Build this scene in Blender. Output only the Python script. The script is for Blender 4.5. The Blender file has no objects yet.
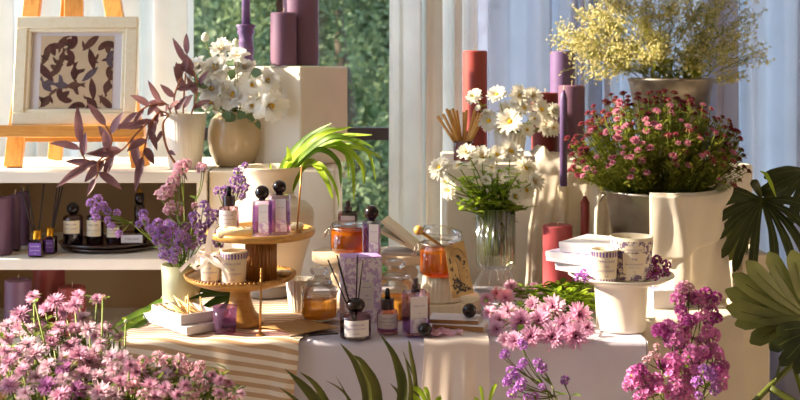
import bpy, math, random
from mathutils import Vector, Matrix, Quaternion
PI = math.pi
random.seed(7)
SC = bpy.context.scene
COL = SC.collection

# ------------------------------------------------------------------ camera, world, light, exposure
F = 1150.0                      # focal length in pixels of the 800 px wide frame
EYE = 1.35                      # camera height in metres
cam_d = bpy.data.cameras.new('camera')
cam = bpy.data.objects.new('camera', cam_d); COL.objects.link(cam)
cam.location = (0, 0, EYE); cam.rotation_euler = (PI/2, 0, 0)
cam_d.sensor_width = 36; cam_d.lens = F/800*36; cam_d.shift_y = -(200-65)/800
cam_d.clip_start = .05; cam_d.clip_end = 100
cam_d.dof.use_dof = True; cam_d.dof.focus_distance = 2.62; cam_d.dof.aperture_fstop = 5.0
SC.camera = cam

world = bpy.data.worlds.new('world'); SC.world = world; world.use_nodes = True
bg = world.node_tree.nodes['Background']
bg.inputs['Color'].default_value = (.62, .77, 1.0, 1); bg.inputs['Strength'].default_value = 2.3

sun_d = bpy.data.lights.new('sun', 'SUN'); sun = bpy.data.objects.new('sun', sun_d); COL.objects.link(sun)
sun_d.energy = 12.5; sun_d.color = (1.0, .85, .64); sun_d.angle = math.radians(.9)
TO_SUN = Vector((-.84, .04, .42)).normalized()
sun.rotation_euler = TO_SUN.to_track_quat('Z', 'Y').to_euler(); sun.location = (-4, 3, 4)

def area(name, loc, target, size, power, color):
    l = bpy.data.lights.new(name, 'AREA'); o = bpy.data.objects.new(name, l); COL.objects.link(o)
    l.shape = 'RECTANGLE'; l.size, l.size_y = size; l.energy = power; l.color = color
    o.location = loc; o.rotation_euler = (Vector(loc)-Vector(target)).to_track_quat('Z', 'Y').to_euler()
    return o
area('fill_light', (-2.6, -1.2, 2.3), (-.2, 2.8, .8), (2.0, 1.6), 105, (1.0, .94, .90))  # added fill lamp behind the camera, brightening the table; no window there

SC.view_settings.view_transform = 'Standard'; SC.view_settings.look = 'None'
SC.view_settings.exposure = 0.74; SC.view_settings.gamma = 1.0; SC.view_settings.use_curve_mapping = False
SC.cycles.use_denoising = True
SC.cycles.max_bounces = 10; SC.cycles.transparent_max_bounces = 24; SC.cycles.transmission_bounces = 8
SC.cycles.sample_clamp_indirect = 6.0
SC.cycles.caustics_reflective = False; SC.cycles.caustics_refractive = False

# ------------------------------------------------------------------ helpers
def W(px, py, d):               # the point seen at a pixel at depth d
    return Vector(((px-400)/F*d, d, EYE-(py-65)/F*d))
def X(px, d): return (px-400)/F*d
def U(px, d): return px/F*d     # a length of px pixels at depth d
def rnd(a, b): return random.uniform(a, b)

def lin(h):
    h = h.lstrip('#')
    o = []
    for i in (0, 2, 4):
        c = int(h[i:i+2], 16)/255
        o.append(c/12.92 if c <= .04045 else ((c+.055)/1.055)**2.4)
    return (*o, 1.0)

class NT:
    def __init__(s, name):
        s.m = bpy.data.materials.new(name); s.m.use_nodes = True
        s.t = s.m.node_tree; s.n = s.t.nodes; s.n.clear()
        s.out = s.n.new('ShaderNodeOutputMaterial')
    def add(s, ty, **kw):
        n = s.n.new(ty)
        for k, v in kw.items(): setattr(n, k, v)
        return n
    def link(s, a, b): s.t.links.new(a, b)
    def coord(s, scale=(1, 1, 1), kind='Object'):
        tc = s.add('ShaderNodeTexCoord'); mp = s.add('ShaderNodeMapping')
        mp.inputs['Scale'].default_value = scale
        s.link(tc.outputs[kind], mp.inputs['Vector']); return mp.outputs['Vector']
    def ramp(s, fac, stops, interp='LINEAR'):
        r = s.add('ShaderNodeValToRGB'); r.color_ramp.interpolation = interp
        e = r.color_ramp.elements
        while len(e) < len(stops): e.new(.5)
        for el, (p, c) in zip(e, stops): el.position = p; el.color = lin(c) if isinstance(c, str) else c
        s.link(fac, r.inputs['Fac']); return r.outputs['Color']
    def noise(s, vec, scale, detail=3, rough=.5):
        n = s.add('ShaderNodeTexNoise'); n.inputs['Scale'].default_value = scale
        n.inputs['Detail'].default_value = detail; n.inputs['Roughness'].default_value = rough
        s.link(vec, n.inputs['Vector']); return n.outputs['Fac']
    def bump(s, h, strength, dist=.002):
        b = s.add('ShaderNodeBump'); b.inputs['Strength'].default_value = strength; b.inputs['Distance'].default_value = dist
        s.link(h, b.inputs['Height']); return b.outputs['Normal']
    def done(s, shader): s.link(shader, s.out.inputs['Surface']); return s.m

def shade(h, k):
    c = lin(h); return (min(1, c[0]*k), min(1, c[1]*k), min(1, c[2]*k), 1)

def mat(name, col, rough=.6, scale=20, var=.12, stretch=(1, 1, 1), metal=0, spec=.5, sss=0, bump=0, bscale=200, coat=0):
    t = NT(name); v = t.coord(stretch)
    c = t.ramp(t.noise(v, scale), [(.3, shade(col, 1-var)), (.7, shade(col, 1+var))])
    p = t.add('ShaderNodeBsdfPrincipled')
    t.link(c, p.inputs['Base Color']); p.inputs['Roughness'].default_value = rough
    p.inputs['Metallic'].default_value = metal; p.inputs['Specular IOR Level'].default_value = spec
    p.inputs['Coat Weight'].default_value = coat
    if sss:
        p.inputs['Subsurface Weight'].default_value = sss; p.inputs['Subsurface Radius'].default_value = (.01, .006, .005); p.inputs['Subsurface Scale'].default_value = 1.0
    if bump: t.link(t.bump(t.noise(v, bscale), bump), p.inputs['Normal'])
    return t.done(p.outputs[0])

def petal(name, inner, outer, trans=.35, mid=.45):
    t = NT(name); tc = t.add('ShaderNodeTexCoord')
    ln = t.add('ShaderNodeVectorMath', operation='LENGTH'); t.link(tc.outputs['Object'], ln.inputs[0])
    c = t.ramp(ln.outputs['Value'], [(.1, inner), (mid, outer), (1, outer)])
    oi = t.add('ShaderNodeObjectInfo'); hs = t.add('ShaderNodeHueSaturation')
    mr = t.add('ShaderNodeMapRange'); mr.inputs[3].default_value = .82; mr.inputs[4].default_value = 1.1
    t.link(oi.outputs['Random'], mr.inputs[0]); t.link(mr.outputs[0], hs.inputs['Value']); t.link(c, hs.inputs['Color'])
    d = t.add('ShaderNodeBsdfDiffuse'); tr = t.add('ShaderNodeBsdfTranslucent'); mx = t.add('ShaderNodeMixShader')
    t.link(hs.outputs[0], d.inputs['Color']); t.link(hs.outputs[0], tr.inputs['Color'])
    mx.inputs[0].default_value = trans; t.link(d.outputs[0], mx.inputs[1]); t.link(tr.outputs[0], mx.inputs[2])
    return t.done(mx.outputs[0])

def leafm(name, a, b, trans=.3, rough=.45, scale=14):
    t = NT(name); v = t.coord()
    c = t.ramp(t.noise(v, scale, 4), [(.3, a), (.7, b)])
    p = t.add('ShaderNodeBsdfPrincipled'); p.inputs['Roughness'].default_value = rough; p.inputs['Specular IOR Level'].default_value = .3
    tr = t.add('ShaderNodeBsdfTranslucent'); mx = t.add('ShaderNodeMixShader')
    t.link(c, p.inputs['Base Color']); t.link(c, tr.inputs['Color'])
    mx.inputs[0].default_value = trans; t.link(p.outputs[0], mx.inputs[1]); t.link(tr.outputs[0], mx.inputs[2])
    return t.done(mx.outputs[0])

def cloth(name, col, trans=.25, weave=900, var=.05, bump=.25, see=0):
    t = NT(name); v = t.coord()
    c = t.ramp(t.noise(v, 8), [(.3, shade(col, 1-var)), (.7, shade(col, 1+var))])
    d = t.add('ShaderNodeBsdfPrincipled'); d.inputs['Roughness'].default_value = .9; d.inputs['Specular IOR Level'].default_value = .15
    tr = t.add('ShaderNodeBsdfTranslucent'); mx = t.add('ShaderNodeMixShader')
    t.link(c, d.inputs['Base Color']); t.link(c, tr.inputs['Color'])
    nb = t.bump(t.noise(v, weave, 2), bump, .001); t.link(nb, d.inputs['Normal'])
    mx.inputs[0].default_value = trans; t.link(d.outputs[0], mx.inputs[1]); t.link(tr.outputs[0], mx.inputs[2])
    if see:
        tp = t.add('ShaderNodeBsdfTransparent'); m2 = t.add('ShaderNodeMixShader'); m2.inputs[0].default_value = see
        t.link(mx.outputs[0], m2.inputs[1]); t.link(tp.outputs[0], m2.inputs[2]); return t.done(m2.outputs[0])
    return t.done(mx.outputs[0])

def glass(name, col=(1, 1, 1, 1), rough=.03, base=.05, blend=.25):
    t = NT(name)
    tr = t.add('ShaderNodeBsdfTransparent'); tr.inputs['Color'].default_value = col if not isinstance(col, str) else lin(col)
    g = t.add('ShaderNodeBsdfGlossy'); g.inputs['Roughness'].default_value = rough
    lw = t.add('ShaderNodeLayerWeight'); lw.inputs['Blend'].default_value = blend
    mr = t.add('ShaderNodeMapRange'); mr.inputs[3].default_value = base; mr.inputs[4].default_value = .75
    t.link(lw.outputs['Fresnel'], mr.inputs[0])
    mx = t.add('ShaderNodeMixShader'); t.link(mr.outputs[0], mx.inputs[0])
    t.link(tr.outputs[0], mx.inputs[1]); t.link(g.outputs[0], mx.inputs[2])
    return t.done(mx.outputs[0])

def liquid(name, through, body, fac=.5):
    t = NT(name)
    tr = t.add('ShaderNodeBsdfTransparent'); tr.inputs['Color'].default_value = lin(through)
    p = t.add('ShaderNodeBsdfPrincipled'); p.inputs['Base Color'].default_value = lin(body); p.inputs['Roughness'].default_value = .12
    tl = t.add('ShaderNodeBsdfTranslucent'); tl.inputs['Color'].default_value = lin(body)
    m1 = t.add('ShaderNodeMixShader'); m1.inputs[0].default_value = .5
    t.link(p.outputs[0], m1.inputs[1]); t.link(tl.outputs[0], m1.inputs[2])
    mx = t.add('ShaderNodeMixShader'); mx.inputs[0].default_value = fac
    t.link(tr.outputs[0], mx.inputs[1]); t.link(m1.outputs[0], mx.inputs[2])
    return t.done(mx.outputs[0])

class MB:
    """collects geometry, then links it as one mesh object"""
    def __init__(s): s.v = []; s.f = []; s.mi = []; s.cur = 0; s.uv = None
    def face(s, *ids): s.f.append(ids); s.mi.append(s.cur)
    def box(s, c, size, rot=None, bev=0):
        c = Vector(c); x, y, z = (k/2 for k in size); i = len(s.v)
        if bev <= 0:
            pts = [Vector((a*x, b*y, e*z)) for e in (-1, 1) for a, b in ((-1, -1), (1, -1), (1, 1), (-1, 1))]
            faces = [(3, 2, 1, 0), (4, 5, 6, 7), (0, 1, 5, 4), (1, 2, 6, 5), (2, 3, 7, 6), (3, 0, 4, 7)]
        else:
            q = min(bev, x*.9, y*.9, z*.9); pts = []; rings = []
            def ring(xx, yy, zz, ins):
                r = []
                for sx, sy in ((-1, -1), (1, -1), (1, 1), (-1, 1)):
                    a = [(sx*xx, sy*(yy-ins)), (sx*(xx-ins), sy*yy)]
                    if sx*sy < 0: a.reverse()
                    r += a
                st = len(pts); pts.extend(Vector((p[0], p[1], zz)) for p in r); return list(range(st, st+8))
            R = [ring(x-q, y-q, -z, .0001), ring(x, y, -z+q, q), ring(x, y, z-q, q), ring(x-q, y-q, z, .0001)]
            faces = [tuple(R[0][::-1]), tuple(R[3])]
            for a, b in zip(R, R[1:]):
                for k in range(8): faces.append((a[k], a[(k+1) % 8], b[(k+1) % 8], b[k]))
        for p in pts:
            if rot is not None: p = rot @ p
            s.v.append(c+p)
        for f in faces: s.face(*[i+k for k in f])
        return s
    def lathe(s, prof, seg=32, c=(0, 0, 0), flute=None, close=True, rot=None, sq=(1, 1)):
        c = Vector(c); i0 = len(s.v)
        for r, z in prof:
            for k in range(seg):
                a = 2*PI*k/seg; rr = r
                if flute: rr = r*(1+flute[1]*abs(math.cos(flute[0]*a/2))) if len(flute) < 3 else r*(1+flute[1]*math.cos(flute[0]*a))
                p = Vector((rr*math.cos(a)*sq[0], rr*math.sin(a)*sq[1], z))
                if rot is not None: p = rot @ p
                s.v.append(c+p)
        n = len(prof)
        for j in range(n-1):
            for k in range(seg):
                a = i0+j*seg+k; b = i0+j*seg+(k+1) % seg
                s.face(a, b, b+seg, a+seg)
        if close:
            if prof[0][0] > 1e-6: s.face(*[i0+k for k in range(seg)][::-1])
            if prof[-1][0] > 1e-6: s.face(*[i0+(n-1)*seg+k for k in range(seg)])
        return s
    def tube(s, pts, r, seg=6, cap=True):
        pts = [Vector(p) for p in pts]; n = len(pts); i0 = len(s.v)
        rs = r if isinstance(r, (list, tuple)) else [r]*n
        ref = None
        for j, p in enumerate(pts):
            t = (pts[min(j+1, n-1)]-pts[max(j-1, 0)])
            t = t.normalized() if t.length > 1e-9 else Vector((0, 0, 1))
            if ref is None:
                ref = Vector((0, 0, 1)).cross(t) if abs(t.z) < .9 else Vector((1, 0, 0)).cross(t)
            u = (ref-t*ref.dot(t)).normalized(); w = t.cross(u); ref = u
            for k in range(seg):
                a = 2*PI*k/seg; s.v.append(p+(u*math.cos(a)+w*math.sin(a))*rs[j])
        for j in range(n-1):
            for k in range(seg):
                a = i0+j*seg+k; b = i0+j*seg+(k+1) % seg
                s.face(a, b, b+seg, a+seg)
        if cap:
            s.face(*[i0+k for k in range(seg)][::-1]); s.face(*[i0+(n-1)*seg+k for k in range(seg)])
        return s
    def ball(s, c, r, seg=16, rings=10, sq=1):
        prof = [(max(1e-4, r*math.sin(PI*j/rings)), -r*sq*math.cos(PI*j/rings)) for j in range(rings+1)]
        return s.lathe(prof, seg, c, close=False)
    def grid(s, fn, nu, nv):
        i0 = len(s.v)
        for j in range(nv+1):
            for i in range(nu+1): s.v.append(Vector(fn(i/nu, j/nv)))
        for j in range(nv):
            for i in range(nu):
                a = i0+j*(nu+1)+i; s.face(a, a+1, a+nu+2, a+nu+1)
        return s
    def strip(s, pts, wid, up, fold=.15, twist=0):
        """leaf blade along pts, three vertices across"""
        pts = [Vector(p) for p in pts]; n = len(pts); i0 = len(s.v); up = Vector(up)
        for j, p in enumerate(pts):
            t = (pts[min(j+1, n-1)]-pts[max(j-1, 0)]).normalized()
            side = t.cross(up)
            side = side.normalized() if side.length > 1e-5 else Vector((1, 0, 0))
            if twist: side = Quaternion(t, twist*j/(n-1)) @ side
            nn = side.cross(t).normalized(); w = wid[j]
            s.v += [p-side*w+nn*w*fold, p-nn*w*fold*.3, p+side*w+nn*w*fold]
        for j in range(n-1):
            a = i0+3*j
            s.face(a, a+1, a+4, a+3); s.face(a+1, a+2, a+5, a+4)
        return s
    def leaf(s, p, d, L, w, up=(0, 0, 1), droop=.3, n=5, fold=.2, prof=None):
        p = Vector(p); d = Vector(d).normalized(); pts = []; ws = []
        for j in range(n+1):
            t = j/n
            pts.append(p+d*(L*t)-Vector((0, 0, 1))*droop*L*t*t)
            ws.append(w*((math.sin(PI*min(1, t**.75)))**.8 if prof is None else prof(t))+w*.03)
        return s.strip(pts, ws, up, fold)
    def text(s, body, size, M, align='CENTER'):
        """lettering laid into the mesh; M maps (x right, y up) to a point"""
        cu = bpy.data.curves.new('t', 'FONT'); cu.body = body; cu.size = size; cu.align_x = align; cu.resolution_u = 2
        ob = bpy.data.objects.new('t', cu); COL.objects.link(ob)
        dg = bpy.context.evaluated_depsgraph_get(); dg.update()
        me = ob.evaluated_get(dg).to_mesh(); i0 = len(s.v)
        for v in me.vertices: s.v.append(Vector(M(v.co.x, v.co.y)))
        for p in me.polygons: s.face(*[i0+k for k in p.vertices])
        ob.evaluated_get(dg).to_mesh_clear()
        bpy.data.objects.remove(ob); bpy.data.curves.remove(cu); return s
    def mesh(s, name, mats, smooth=True):
        me = bpy.data.meshes.new(name); me.from_pydata([tuple(v) for v in s.v], [], s.f)
        mats = mats if isinstance(mats, (list, tuple)) else [mats]
        for m in mats: me.materials.append(m)
        me.polygons.foreach_set('material_index', s.mi)
        me.polygons.foreach_set('use_smooth', [smooth]*len(s.f))
        me.update(); return me
    def build(s, name, mats, parent=None, smooth=True, loc=None, label=None):
        return put(name, s.mesh(name, mats, smooth), parent, loc, label=label)

def put(name, me, parent=None, loc=None, rot=None, scale=None, label=None):
    o = bpy.data.objects.new(name, me); COL.objects.link(o)
    if parent is not None: o.parent = parent
    if loc is not None: o.location = loc
    if rot is not None: o.rotation_mode = 'QUATERNION'; o.rotation_quaternion = rot
    if scale is not None: o.scale = (scale,)*3 if not hasattr(scale, '__len__') else scale
    if label: o['label'] = label
    return o

def tag(o, label, cat, group=None, kind=None):
    o['label'] = label; o['category'] = cat
    if group: o['group'] = group
    if kind: o['kind'] = kind
    return o
def thing(name, label, cat, loc=(0, 0, 0), rz=0, group=None):
    o = bpy.data.objects.new(name, None); COL.objects.link(o); o.empty_display_size = .05
    o.location = loc; o.rotation_euler = (0, 0, rz); return tag(o, label, cat, group)
def struct(o): o['kind'] = 'structure'; return o
def autosharp(o, ang=35):
    o.data.shade_auto_smooth if False else None
    import bmesh
    bm = bmesh.new(); bm.from_mesh(o.data)
    for e in bm.edges:
        if len(e.link_faces) == 2 and e.calc_face_angle(0) > math.radians(ang): e.smooth = False
    bm.to_mesh(o.data); bm.free(); return o
def copy_tree(o, parent=None):
    c = o.copy(); COL.objects.link(c)
    if parent is not None: c.parent = parent
    for ch in list(o.children): copy_tree(ch, c)
    return c
def zrot(v, spin=0):            # quaternion taking +Z to v
    q = Vector(v).normalized().to_track_quat('Z', 'Y')
    return q @ Quaternion((0, 0, 1), spin)

# ------------------------------------------------------------------ materials
M = {}
M['white_paint'] = mat('white_paint', '#e6dccb', .6, 6, .05, bump=.05)
M['plinth'] = mat('plinth_paint', '#e4d8c4', .65, 7, .06, bump=.08, bscale=120)
M['shelf_back'] = mat('shelf_back', '#ae8a5c', .7, 4, .05)
M['floor'] = mat('floor_stone', '#8d7f78', .5, 3, .1)
M['lowwall'] = mat('low_wall_plaster', '#a08a86', .8, 3, .06)
M['wall'] = mat('wall_plaster', '#e2d3bd', .8, 3, .05)
M['dark_frame'] = mat('dark_window_frame', '#3d2a26', .45, 10, .1)
M['grey_frame'] = mat('pale_window_frame', '#c3c1bd', .5, 10, .05)
M['glazing'] = glass('picture_glazing', (1, 1, 1, 1), .03, .012, .04)
M['pane'] = glass('window_glass', (.93, .97, .95, 1), .02, .02, .12)
M['curtain_cream'] = cloth('cream_sheer', '#faf7f2', .45, 500, see=.02)
M['curtain_blue'] = cloth('pale_blue_sheer', '#cbcada', .42, 500, see=.06)
M['cloth_white'] = cloth('tablecloth_linen', '#d8d2e0', .1, 700)
M['cloth_drape'] = cloth('draped_linen', '#eae0d0', .3, 700)
M['cloth_sheer'] = cloth('sheer_napkin', '#f0e3d8', .35, 700)
M['pink_cloth'] = cloth('pink_silk', '#e8b3c0', .3, 700)
M['purple_wax'] = mat('purple_wax', '#6e4c62', .45, 12, .07, sss=.05)
M['violet_wax'] = mat('violet_wax', '#68507a', .45, 12, .07, sss=.05)
M['red_wax'] = mat('red_wax', '#963c34', .45, 12, .07, sss=.05)
M['rose_wax'] = mat('rose_wax', '#a8464c', .45, 12, .07, sss=.05)
M['dark_red_wax'] = mat('dark_red_wax', '#843028', .45, 12, .07, sss=.05)
M['wick'] = mat('wick', '#d8c29a', .9, 50)
M['cream_wax'] = mat('cream_wax', '#f1e0b4', .5, 12, .05, sss=.2)
M['ceramic_white'] = mat('white_ceramic', '#ece2d2', .3, 9, .04, coat=.2)
M['ceramic_beige'] = mat('beige_stoneware', '#c6ad86', .22, 8, .1, coat=.5)
M['ceramic_cream'] = mat('cream_matt_ceramic', '#e9d9c0', .6, 8, .05)
M['celadon'] = mat('celadon_glaze', '#ccc79a', .35, 10, .06, coat=.3)
M['travertine'] = mat('travertine', '#d9c2a0', .6, 40, .12, (1, 1, 3))
M['paper'] = mat('white_card', '#ddd6d8', .7, 10, .03)
M['cream_paper'] = mat('cream_paper', '#e6d8bc', .7, 10, .04)
M['kraft'] = mat('kraft_paper', '#b8915a', .8, 60, .1)
M['spine'] = mat('brown_binding', '#9a6a38', .6, 20, .12)
M['black_reed'] = mat('black_reed', '#2a1b16', .8, 60)
M['black_cap'] = mat('black_cap', '#1c0f0d', .16, 30, .3, spec=.35, coat=.15)
M['brown_cap'] = mat('brown_cap', '#38241f', .25, 30, .2, coat=.4)
M['gold'] = mat('gold_metal', '#d99a2c', .3, 20, .05, metal=1)
M['brass'] = mat('brass_rod', '#b98342', .4, 20, .08, metal=.6)
M['wire'] = mat('steel_wire', '#a89d92', .3, 20, .05, metal=1)
M['zinc'] = mat('galvanised_steel', '#948a7e', .38, 10, .28, metal=.85)
M['soil'] = mat('soil', '#2e2218', .95, 60, .2)
M['clear'] = glass('clear_glass', (.98, .98, .97, 1), .03, .09, .32)
M['clear_green'] = glass('fluted_clear_glass', (.98, .99, .97, 1), .08, .1, .3)
M['purple_glass'] = glass('purple_glass', '#e2d6f0', .04, .08)
M['plum_glass'] = glass('plum_glass', '#c8a4b4', .05, .08)
M['pink_glass'] = glass('pale_pink_glass', '#ecd0e0', .04, .08)
M['honey'] = liquid('honey', '#fbbd62', '#d9801c', .45)
M['amber'] = liquid('amber_honey', '#ffe0a0', '#e8a838', .4)
M['pink_liquid'] = liquid('pink_scent', '#ecd0ea', '#c898cc', .28)
M['plum_liquid'] = liquid('plum_scent', '#8d6478', '#5c3848', .5)
M['water'] = liquid('vase_water', '#f6f8ee', '#dfe4c8', .08)
M['purple_ink'] = mat('purple_ink', '#7b5a98', .7, 30)
M['grey_ink'] = mat('grey_ink', '#5f4d5c', .7, 30)
M['white_ink'] = mat('white_ink', '#f4ecf2', .7, 30)
M['brown_ink'] = mat('brown_ink', '#5a3a2c', .7, 30)
M['black_ink'] = mat('black_ink', '#3b342c', .8, 30)
M['stem'] = leafm('green_stem', '#6c7a2c', '#8c9a3c', .15)
M['stem_dark'] = leafm('olive_stem', '#4c5224', '#6a7030', .15)
M['leaf'] = leafm('green_leaf', '#53751f', '#86a036', .35)
M['leaf_dark'] = leafm('dark_leaf', '#2f4718', '#4a6424', .3)
M['leaf_lime'] = leafm('lime_leaf', '#7fa022', '#b2c83c', .4)
M['leaf_eu'] = leafm('grey_green_leaf', '#4e6340', '#6c8058', .25)

def woodm(name, a, b, rough=.4, stretch=(1, 1, 12), scale=6):
    t = NT(name); v = t.coord(stretch)
    n = t.noise(v, scale, 6, .6)
    c = t.ramp(n, [(.3, a), (.5, b), (.72, a)])
    p = t.add('ShaderNodeBsdfPrincipled'); p.inputs['Roughness'].default_value = rough
    t.link(c, p.inputs['Base Color']); t.link(t.bump(n, .12), p.inputs['Normal'])
    return t.done(p.outputs[0])
M['pine'] = woodm('orange_pine', '#c7802f', '#dd9c48', .4, (14, 14, 1.5), 5)
M['pine_h'] = woodm('orange_pine_rail', '#c7802f', '#dd9c48', .4, (1.5, 14, 14), 5)
M['acacia'] = woodm('honey_wood', '#a8722f', '#c8954c', .38, (2, 18, 18), 5)
M['walnut'] = woodm('walnut_wood', '#8b5a2c', '#a8743c', .4, (14, 14, 1.5), 6)
M['pale_wood'] = woodm('bleached_wood', '#d8c29c', '#e8d8b8', .5, (14, 14, 1.5), 6)
M['whitewash'] = woodm('whitewashed_wood', '#e6d5ae', '#ecdfc0', .55, (3, 3, 3), 14)
M['match'] = woodm('match_wood', '#dcb066', '#ecc888', .6, (14, 14, 3), 8)
M['reed'] = woodm('natural_reed', '#c88c3c', '#dca458', .6, (14, 14, 3), 8)

def stripem(name, a, b, n):
    t = NT(name); tc = t.add('ShaderNodeTexCoord'); sp = t.add('ShaderNodeSeparateXYZ')
    t.link(tc.outputs['UV'], sp.inputs[0])
    m = t.add('ShaderNodeMath', operation='MULTIPLY'); m.inputs[1].default_value = n; t.link(sp.outputs['Y'], m.inputs[0])
    fr = t.add('ShaderNodeMath', operation='FRACT'); t.link(m.outputs[0], fr.inputs[0])
    c = t.ramp(fr.outputs[0], [(0, a), (.46, a), (.52, b), (.94, b), (1, a)])
    d = t.add('ShaderNodeBsdfPrincipled'); d.inputs['Roughness'].default_value = .9; d.inputs['Specular IOR Level'].default_value = .15
    t.link(c, d.inputs['Base Color']); v = t.coord(); t.link(t.bump(t.noise(v, 800, 2), .3, .001), d.inputs['Normal'])
    return t.done(d.outputs[0])
M['stripes'] = stripem('tan_striped_linen', '#e8d8c6', '#c4a07e', 1.0)

def toilem(name, paper, ink, scale=60, thr=.55):
    t = NT(name); v = t.coord()
    n = t.noise(v, scale, 5, .7); vo = t.add('ShaderNodeTexVoronoi'); vo.inputs['Scale'].default_value = scale*1.4; t.link(v, vo.inputs['Vector'])
    m = t.add('ShaderNodeMath', operation='MULTIPLY'); t.link(n, m.inputs[0]); m.inputs[1].default_value = 1.25
    m2 = t.add('ShaderNodeMath', operation='SUBTRACT'); t.link(m.outputs[0], m2.inputs[0])
    m3 = t.add('ShaderNodeMath', operation='MULTIPLY'); m3.inputs[1].default_value = .22; t.link(vo.outputs['Distance'], m3.inputs[0]); t.link(m3.outputs[0], m2.inputs[1])
    c = t.ramp(m2.outputs[0], [(thr-.06, paper), (thr, ink), (1, ink)])
    p = t.add('ShaderNodeBsdfPrincipled'); p.inputs['Roughness'].default_value = .55; t.link(c, p.inputs['Base Color'])
    return t.done(p.outputs[0])
M['toile_box'] = toilem('lilac_printed_card', '#e9e1ec', '#bfa4d0', 75, .55)
M['toile_lid'] = toilem('lilac_box_lid', '#c9a4e2', '#b48ad6', 40, .6)
M['toile_tin'] = toilem('purple_toile_print', '#e9dcc6', '#77607e', 90, .54)
M['toile_book'] = toilem('lilac_toile_cover', '#e6deea', '#a688bc', 60, .54)
M['etching'] = toilem('kraft_card_engraving', '#c8974e', '#6e5838', 120, .52)

P_ = {}
P_['white'] = petal('white_petal', '#f2ecc8', '#f6f1e4', .35)
P_['cream'] = petal('cream_petal', '#f2e8c0', '#faf8f2', .45)
P_['yellow'] = mat('yellow_disc', '#dfae1c', .8, 60, .2)
P_['pink'] = petal('aster_petal', '#aa5680', '#e8b6cf', .35, .6)
P_['pinkpale'] = petal('pale_aster_petal', '#c683a0', '#f0d2de', .35, .6)
P_['mauve'] = petal('mauve_aster_petal', '#8a4a86', '#c07fb4', .35, .5)
P_['chrys'] = petal('chrysanthemum_petal', '#a02c6a', '#efbcdc', .4, .75)
P_['chryspale'] = petal('pale_chrysanthemum_petal', '#cc629e', '#f3cce2', .4, .75)
P_['lilac'] = petal('lilac_statice', '#8858a8', '#c094d2', .35, .6)
P_['lilacpink'] = petal('pink_statice', '#d490ac', '#ecc0cc', .35, .6)
P_['violet'] = petal('violet_statice', '#9246ac', '#c084d0', .35, .6)
P_['magenta'] = petal('magenta_statice', '#c0489a', '#e290c8', .35, .6)
P_['plum'] = petal('plum_statice', '#8c2a72', '#b85aa0', .3, .6)
P_['button'] = petal('button_mum_pink', '#c4527c', '#dc8ca6', .35, .6)
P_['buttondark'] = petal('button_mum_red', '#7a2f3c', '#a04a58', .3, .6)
P_['gyp'] = petal('baby_breath_blossom', '#ddcf82', '#f0e6bc', .5, .6)
P_['centre_pink'] = mat('aster_centre', '#c06a7c', .8, 60, .2)
P_['centre_mag'] = mat('chrysanthemum_centre', '#7c3440', .8, 60, .2)

# ------------------------------------------------------------------ flower heads (unit radius, facing +Z)
def ring(mb, n, L, w, e0, e1, r0=.08, z0=0, jit=.1, wide=False, seg=3):
    ph = rnd(0, 6)
    for k in range(n):
        a = ph+2*PI*k/n+rnd(-jit, jit)*2; l = L*(1+rnd(-jit, jit)); ww = w*(1+rnd(-jit, jit))
        ca, sa = math.cos(a), math.sin(a); r = r0; z = z0
        pts = [(r, z)]
        da = rnd(-jit, jit)*60
        for j in range(seg):
            e = math.radians(e0+da+(e1-e0)*(j+.5)/seg); r += l/seg*math.cos(e); z += l/seg*math.sin(e); pts.append((r, z))
        i0 = len(mb.v)
        pw = [.45, 1, .95, .35] if not wide else [.4, .95, 1, .75]
        if seg == 2: pw = [.5, 1, .5]
        for (rr, zz), q in zip(pts, pw):
            h = ww*q
            mb.v.append(Vector((rr*ca-sa*h, rr*sa+ca*h, zz+(.12*h))))
            mb.v.append(Vector((rr*ca, rr*sa, zz-(.25*h if wide else .1*h))))
            mb.v.append(Vector((rr*ca+sa*h, rr*sa-ca*h, zz+(.12*h))))
        for j in range(seg):
            b = i0+3*j
            mb.face(b, b+1, b+4, b+3); mb.face(b+1, b+2, b+5, b+4)
def dome(mb, r, h, c=(0, 0, 0), seg=10, rings=4):
    mb.lathe([(max(1e-4, r*math.cos(PI/2*j/rings)), h*math.sin(PI/2*j/rings)) for j in range(rings+1)], seg, c, close=False)
def sepal(mb, r=.3):
    mb.lathe([(.06, -.34), (r*.8, -.2), (r, -.02), (r*.5, .03)], 8)

def head_daisy(pm, rings_=2, spread=0):
    mb = MB()
    ring(mb, 18, .95, .15, 14+spread, -10+spread, .1, 0)
    ring(mb, 17, .86, .14, 32+spread, 6+spread, .09, .03)
    if rings_ > 2: ring(mb, 14, .66, .12, 52+spread, 28+spread, .07, .06)
    mb.cur = 1; dome(mb, .2, .14, (0, 0, .08))
    mb.cur = 2; sepal(mb, .26)
    return mb.mesh('daisy_head', [pm, P_['yellow'], M['stem']])
def head_aster(pm, cm):
    mb = MB()
    ring(mb, 30, .9, .075, 8, -14, .12, 0, .16, seg=2)
    ring(mb, 28, .86, .075, 24, 4, .1, .04, .16, seg=2)
    ring(mb, 24, .72, .07, 42, 20, .09, .08, .16, seg=2)
    ring(mb, 18, .54, .065, 60, 40, .07, .1, .16, seg=2)
    ring(mb, 12, .36, .06, 76, 58, .04, .12, .16, seg=2)
    mb.cur = 1; dome(mb, .13, .12, (0, 0, .12), 8, 3)
    mb.cur = 2; sepal(mb, .3)
    return mb.mesh('aster_head', [pm, cm, M['stem_dark']])
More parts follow.
